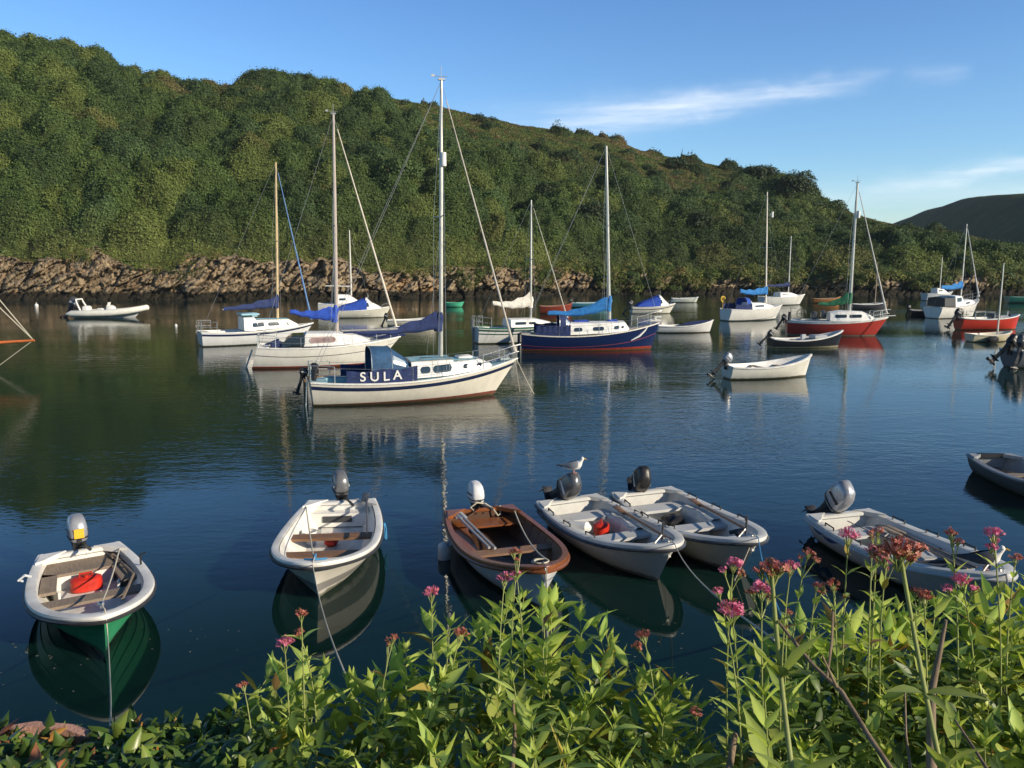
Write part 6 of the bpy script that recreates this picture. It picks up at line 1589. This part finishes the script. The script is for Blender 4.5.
valerian(960, 1.85, 'valerian with a red and a pink head in front of the right hand dinghy\'s bow', mktips(935, 990, 22, KR, 2, 0, 180), [(951, 532, 1.95, fr(9, 1.9), 'red'), (961, 579, 1.9, fr(12, 1.9), 'pink')])
valerian(1000, 1.85, 'valerian at the right edge with a tall pink head past the dinghy\'s bow', mktips(980, 1045, 24, KR, 2, 0, 180), [(993, 532, 1.9, fr(11, 1.9), 'pink'), (1016, 557, 1.95, fr(8, 1.9), 'bud_')])
for x in range(2): 
    px = 1080+x*70; valerian(px, 1.85, ('valerian just beyond the right edge of the photo' if x == 0 else 'valerian further beyond the right edge of the photo'), mktips(px-40, px+40, 14, KR, 2, 0, 180))
# two near stems, thick and pale
def nearstem(px, py, Y, bx, by, r, kind, pairs, label, hr):
    T_ = at(px, py, Y); B = at(bx, by, Y-.10); o = empty('valerian_plant', B); rr = random.Random(int(px))
    mid = at((px+bx)/2-2, (py+by)/2, Y-.03)
    pt = lambda s: B*(1-s)**2+(mid*2-(B+T_)*.5)*2*s*(1-s)+T_*s*s
    mb = MB(); mb.tube([pt(i/12)-B for i in range(13)], [r*(1-.35*i/12) for i in range(13)], 8); st = mb.build('stem', STEM, o, 80, keep=True)
    V, F, T = [], [], []
    for (s, dirs) in pairs:
        for (dx, dz, dy, ln) in dirs:
            ln *= 1.15
            g = rr.uniform(.9, 1.15); leafgeo(V, F, T, pt(s)-B, Vector((dx, dy, dz)), Vector((0, 0, 1)), ln, ln*.33, rr.uniform(.2, .8), .35, [.21*g, .27*g, .07*g])
    npmesh('leaves', np.array([tuple(x) for x in V]), np.array(F), VAL, st, smooth=True, tint=np.array(T))
    f = MB(); flowerhead(f, T_-B, Vector((0, 0, 1)), hr, kind, rr)
    for dx, dz in ((.9, -.15), (-.85, -.3), (.3, -.5)):
        Cc = T_-B+Vector((dx, .1, dz))*hr*1.1; f.tube([pt(.9)-B, Cc], .0014, 5, 3); flowerhead(f, Cc, Vector((dx*.3, 0, 1)), hr*.66, kind, rr)
    f.build('flower_head', [PINK, REDP, BUD, STEM], st, 0); tag(o, label, 'plant', GV)
nearstem(771, 566, 1.05, 796, 800, .0042, 'red', [(.52, [(-.8, 1.1, -.1, .085), (.7, 1.2, -.1, .08), (-.35, .9, -.7, .06), (.45, .8, -.7, .06)]), (.75, [(-.6, .8, .1, .022), (.6, .8, -.2, .026)]), (.86, [(-.6, .6, .1, .018), (.6, .7, -.2, .018)]), (.03, [(-.6, 1.2, -.1, .085), (.7, 1.1, -.1, .08)])],
         'close valerian with one thick pale stem and broad paired leaves, left of the dead twig', fr(12, 1.05))
nearstem(899, 546, 1.05, 948, 800, .0040, 'red', [(.42, [(-.95, .25, -.2, .06), (.9, .2, -.3, .07), (.1, .1, -1, .045)]), (.70, [(-.5, .8, -.1, .018), (.5, .8, -.1, .018)]), (.10, [(-.5, 1.0, -.3, .07), (.3, .9, -.3, .07)])],
         'close valerian with a long stem and broad dull red head over the right hand dinghy', fr(19, 1.05))
# dead stalks
DEAD = woodmat('dead_stalk', (.07, .048, .03), (.26, .19, .12), .85, (9, 9, 1.2))
def stalk(pts, r0, r1, label, side=()):
    P = [at(*q) for q in pts]; o0 = P[-1].copy(); mb = MB(); n = len(P)
    mb.tube([q-o0 for q in P], [r1+(r0-r1)*i/(n-1) for i in range(n)], 8)
    for s in side: mb.tube([at(*q)-o0 for q in s], [r1*1.1, r1*.5] if len(s) == 2 else r1*.8, 6)
    o = mb.build('dead_stalk', DEAD, None, 60); o.location = o0; tag(o, label, 'stalk', 'dead stalks among the valerian')
stalk([(777, 620, 1.5), (812, 664, 1.44), (842, 692, 1.38), (868, 735, 1.3), (905, 790, 1.2)], .0052, .003, 'long dead forked twig slanting down to the right among the valerian', [[(827, 678, 1.40), (832, 640, 1.43), (833, 612, 1.46)], [(838, 690, 1.39), (822, 655, 1.38)]])
stalk([(946, 620, 1.5), (940, 650, 1.5), (932, 690, 1.48), (931, 740, 1.45), (932, 800, 1.4)], .0115, .003, 'thick split dead stalk standing upright at the lower right')
stalk([(512, 770, 1.6), (515, 735, 1.75), (513, 700, 1.8)][::-1], .006, .003, 'short dead stalk in the middle of the left clump')
stalk([(735, 735, 1.75), (728, 775, 1.6), (722, 800, 1.5)], .010, .007, 'brown stub beside the gap between the two clumps')
stalk([(955, 720, 1.5), (975, 750, 1.4), (1000, 790, 1.3)], .004, .002, 'thin dead twig at the bottom right corner')
stalk([(905, 690, 1.6), (906, 735, 1.5), (912, 780, 1.4)], .003, .0015, 'thin brown stem upright between the two thick stalks')
# dark undergrowth of small leaves at the foot of the valerian
def under(n, x0, x1, y0, y1, Y0, Y1, K=None, seed=1, sc=.05):
    rr = random.Random(seed); V, F, T = [], [], []
    for i in range(n):
        px = rr.uniform(x0, x1); py = rr.uniform(y0, y1)
        if K is not None and py < contour(px, K)+45: continue
        Y = Y1-(Y1-Y0)*(py-y0)/(y1-y0)+rr.uniform(-.12, .12); P = at(px, py, Y)
        d = Vector((rr.gauss(.1, 1), rr.gauss(-.2, 1), rr.gauss(.2, .6))); g = rr.uniform(.5, 1.1); ln = sc*rr.uniform(.6, 1.4)
        leafgeo(V, F, T, P, d, Vector((rr.gauss(0, .4), rr.gauss(-.2, .4), 1)), ln, ln*.36, rr.uniform(0, .8), .3, [.085*g, .14*g, .03*g])
    return V, F, T
V, F, T = under(900, 225, 700, 640, 800, 1.6, 2.2, KL, 5)
a_, b_, c_ = under(1000, 800, 1080, 600, 800, 1.55, 2.2, KR, 6); nV = len(V); V += a_; F += [[i+nV for i in f] for f in b_]; T += c_
tag(npmesh('undergrowth', np.array([tuple(x) for x in V]), np.array(F), VAL, smooth=True, tint=np.array(T)), 'tangle of small green leaves under the valerian', kind='stuff')
# ivy on the wall top at lower left
V, F, T = [], [], []; rr = random.Random(9)
def ivyleaf(P, d, n, s, col):
    d = d.normalized(); n = (n-d*n.dot(d)).normalized(); sd = d.cross(n); o = len(V)
    pts = [(0, .02), (.34, -.06), (.56, .16), (.50, .42), (.38, .66), (.17, .95), (0, 1.22), (-.17, .95), (-.38, .66), (-.50, .42), (-.56, .16), (-.34, -.06)]
    V.append(P+d*s*.35+n*s*.03); T.append(col)
    for x, y in pts:
        V.append(P+sd*x*s*.62+d*y*s-n*(abs(x)*.22+y*y*.12)*s); T.append([c*rr.uniform(.85, 1.1) for c in col])
    for k in range(12): F.append([o, o+1+k, o+1+(k+1) % 12])
for i in range(1500):
    px = rr.uniform(-60, 262); f = rr.random()
    top = np.interp(px, [-60, 0, 40, 90, 120, 150, 190, 230, 262], [728, 730, 733, 736, 728, 722, 728, 716, 710])
    py = top+f*70; Y = 2.2-f*.55+rr.uniform(-.06, .06); P = at(px, py, Y)
    d = Vector((rr.gauss(.25, .8), rr.gauss(.1, .5), rr.gauss(.05, .45))); n = Vector((rr.gauss(.1, .35), rr.gauss(-.45, .35), 1)); q = rr.random(); g = rr.uniform(.6, 1.3)
    col = [.07*g, .125*g, .028*g] if q < .66 else ([.17*g, .235*g, .045*g] if q < .92 else ([.38*g, .20*g, .05*g] if q < .96 else [.32*g, .12*g, .06*g]))
    ivyleaf(P, d, n, rr.uniform(.030, .060), col)
IVY = leafmat('ivy_leaf', attr='tint', mixf=.18, rough=.32)
tag(npmesh('ivy', np.array([tuple(x) for x in V]), np.array(F), IVY, tint=np.array(T)), 'glossy ivy with a few brown leaves along the wall top', kind='stuff')
# floating scraps of weed and foam
V, F = [], []
for i in range(120):
    cx_, cy_ = rr.choice([(55, 690), (30, 660), (600, 630), (700, 690), (650, 640), (940, 470), (820, 420), (430, 560), (180, 640)])
    P = W(cx_+rr.gauss(0, 35), cy_+rr.gauss(0, 14), .004); r_ = rr.uniform(.005, .016); o = len(V)
    for k in range(6): V.append(P+Vector((math.cos(k*PI/3)*r_*rr.uniform(.6, 1.4), math.sin(k*PI/3)*r_*rr.uniform(.4, 1), .0)))
    F.append(list(range(o, o+6)))
tag(npmesh('floating_specks', np.array([tuple(x) for x in V]), np.array(F), pbr('foam_speck', (.22, .22, .19), .8, .2, 10)), 'small pale specks floating on the still water', kind='stuff')
# ------------------------------------------------------------------ sea air
m = bpy.data.materials.new('sea_air'); m.use_nodes = True; t = m.node_tree
t.nodes.remove(t.nodes['Principled BSDF'])
vol = t.nodes.new('ShaderNodeVolumePrincipled'); vol.inputs['Color'].default_value = (.72, .83, 1, 1)
vol.inputs['Density'].default_value = .00012; vol.inputs['Anisotropy'].default_value = 0
t.links.new(vol.outputs[0], t.nodes['Material Output'].inputs['Volume'])
mb = MB(); x0, x1, y0, y1, z0, z1 = -2600, 2600, -1300, 4100, -2, 90
mb.add([(x0, y0, z0), (x1, y0, z0), (x1, y1, z0), (x0, y1, z0), (x0, y0, z1), (x1, y0, z1), (x1, y1, z1), (x0, y1, z1)], [[0, 3, 2, 1], [4, 5, 6, 7], [0, 1, 5, 4], [1, 2, 6, 5], [2, 3, 7, 6], [3, 0, 4, 7]])
tag(mb.build('haze', m, smooth=0), 'thin sea haze over the harbour', kind='stuff')
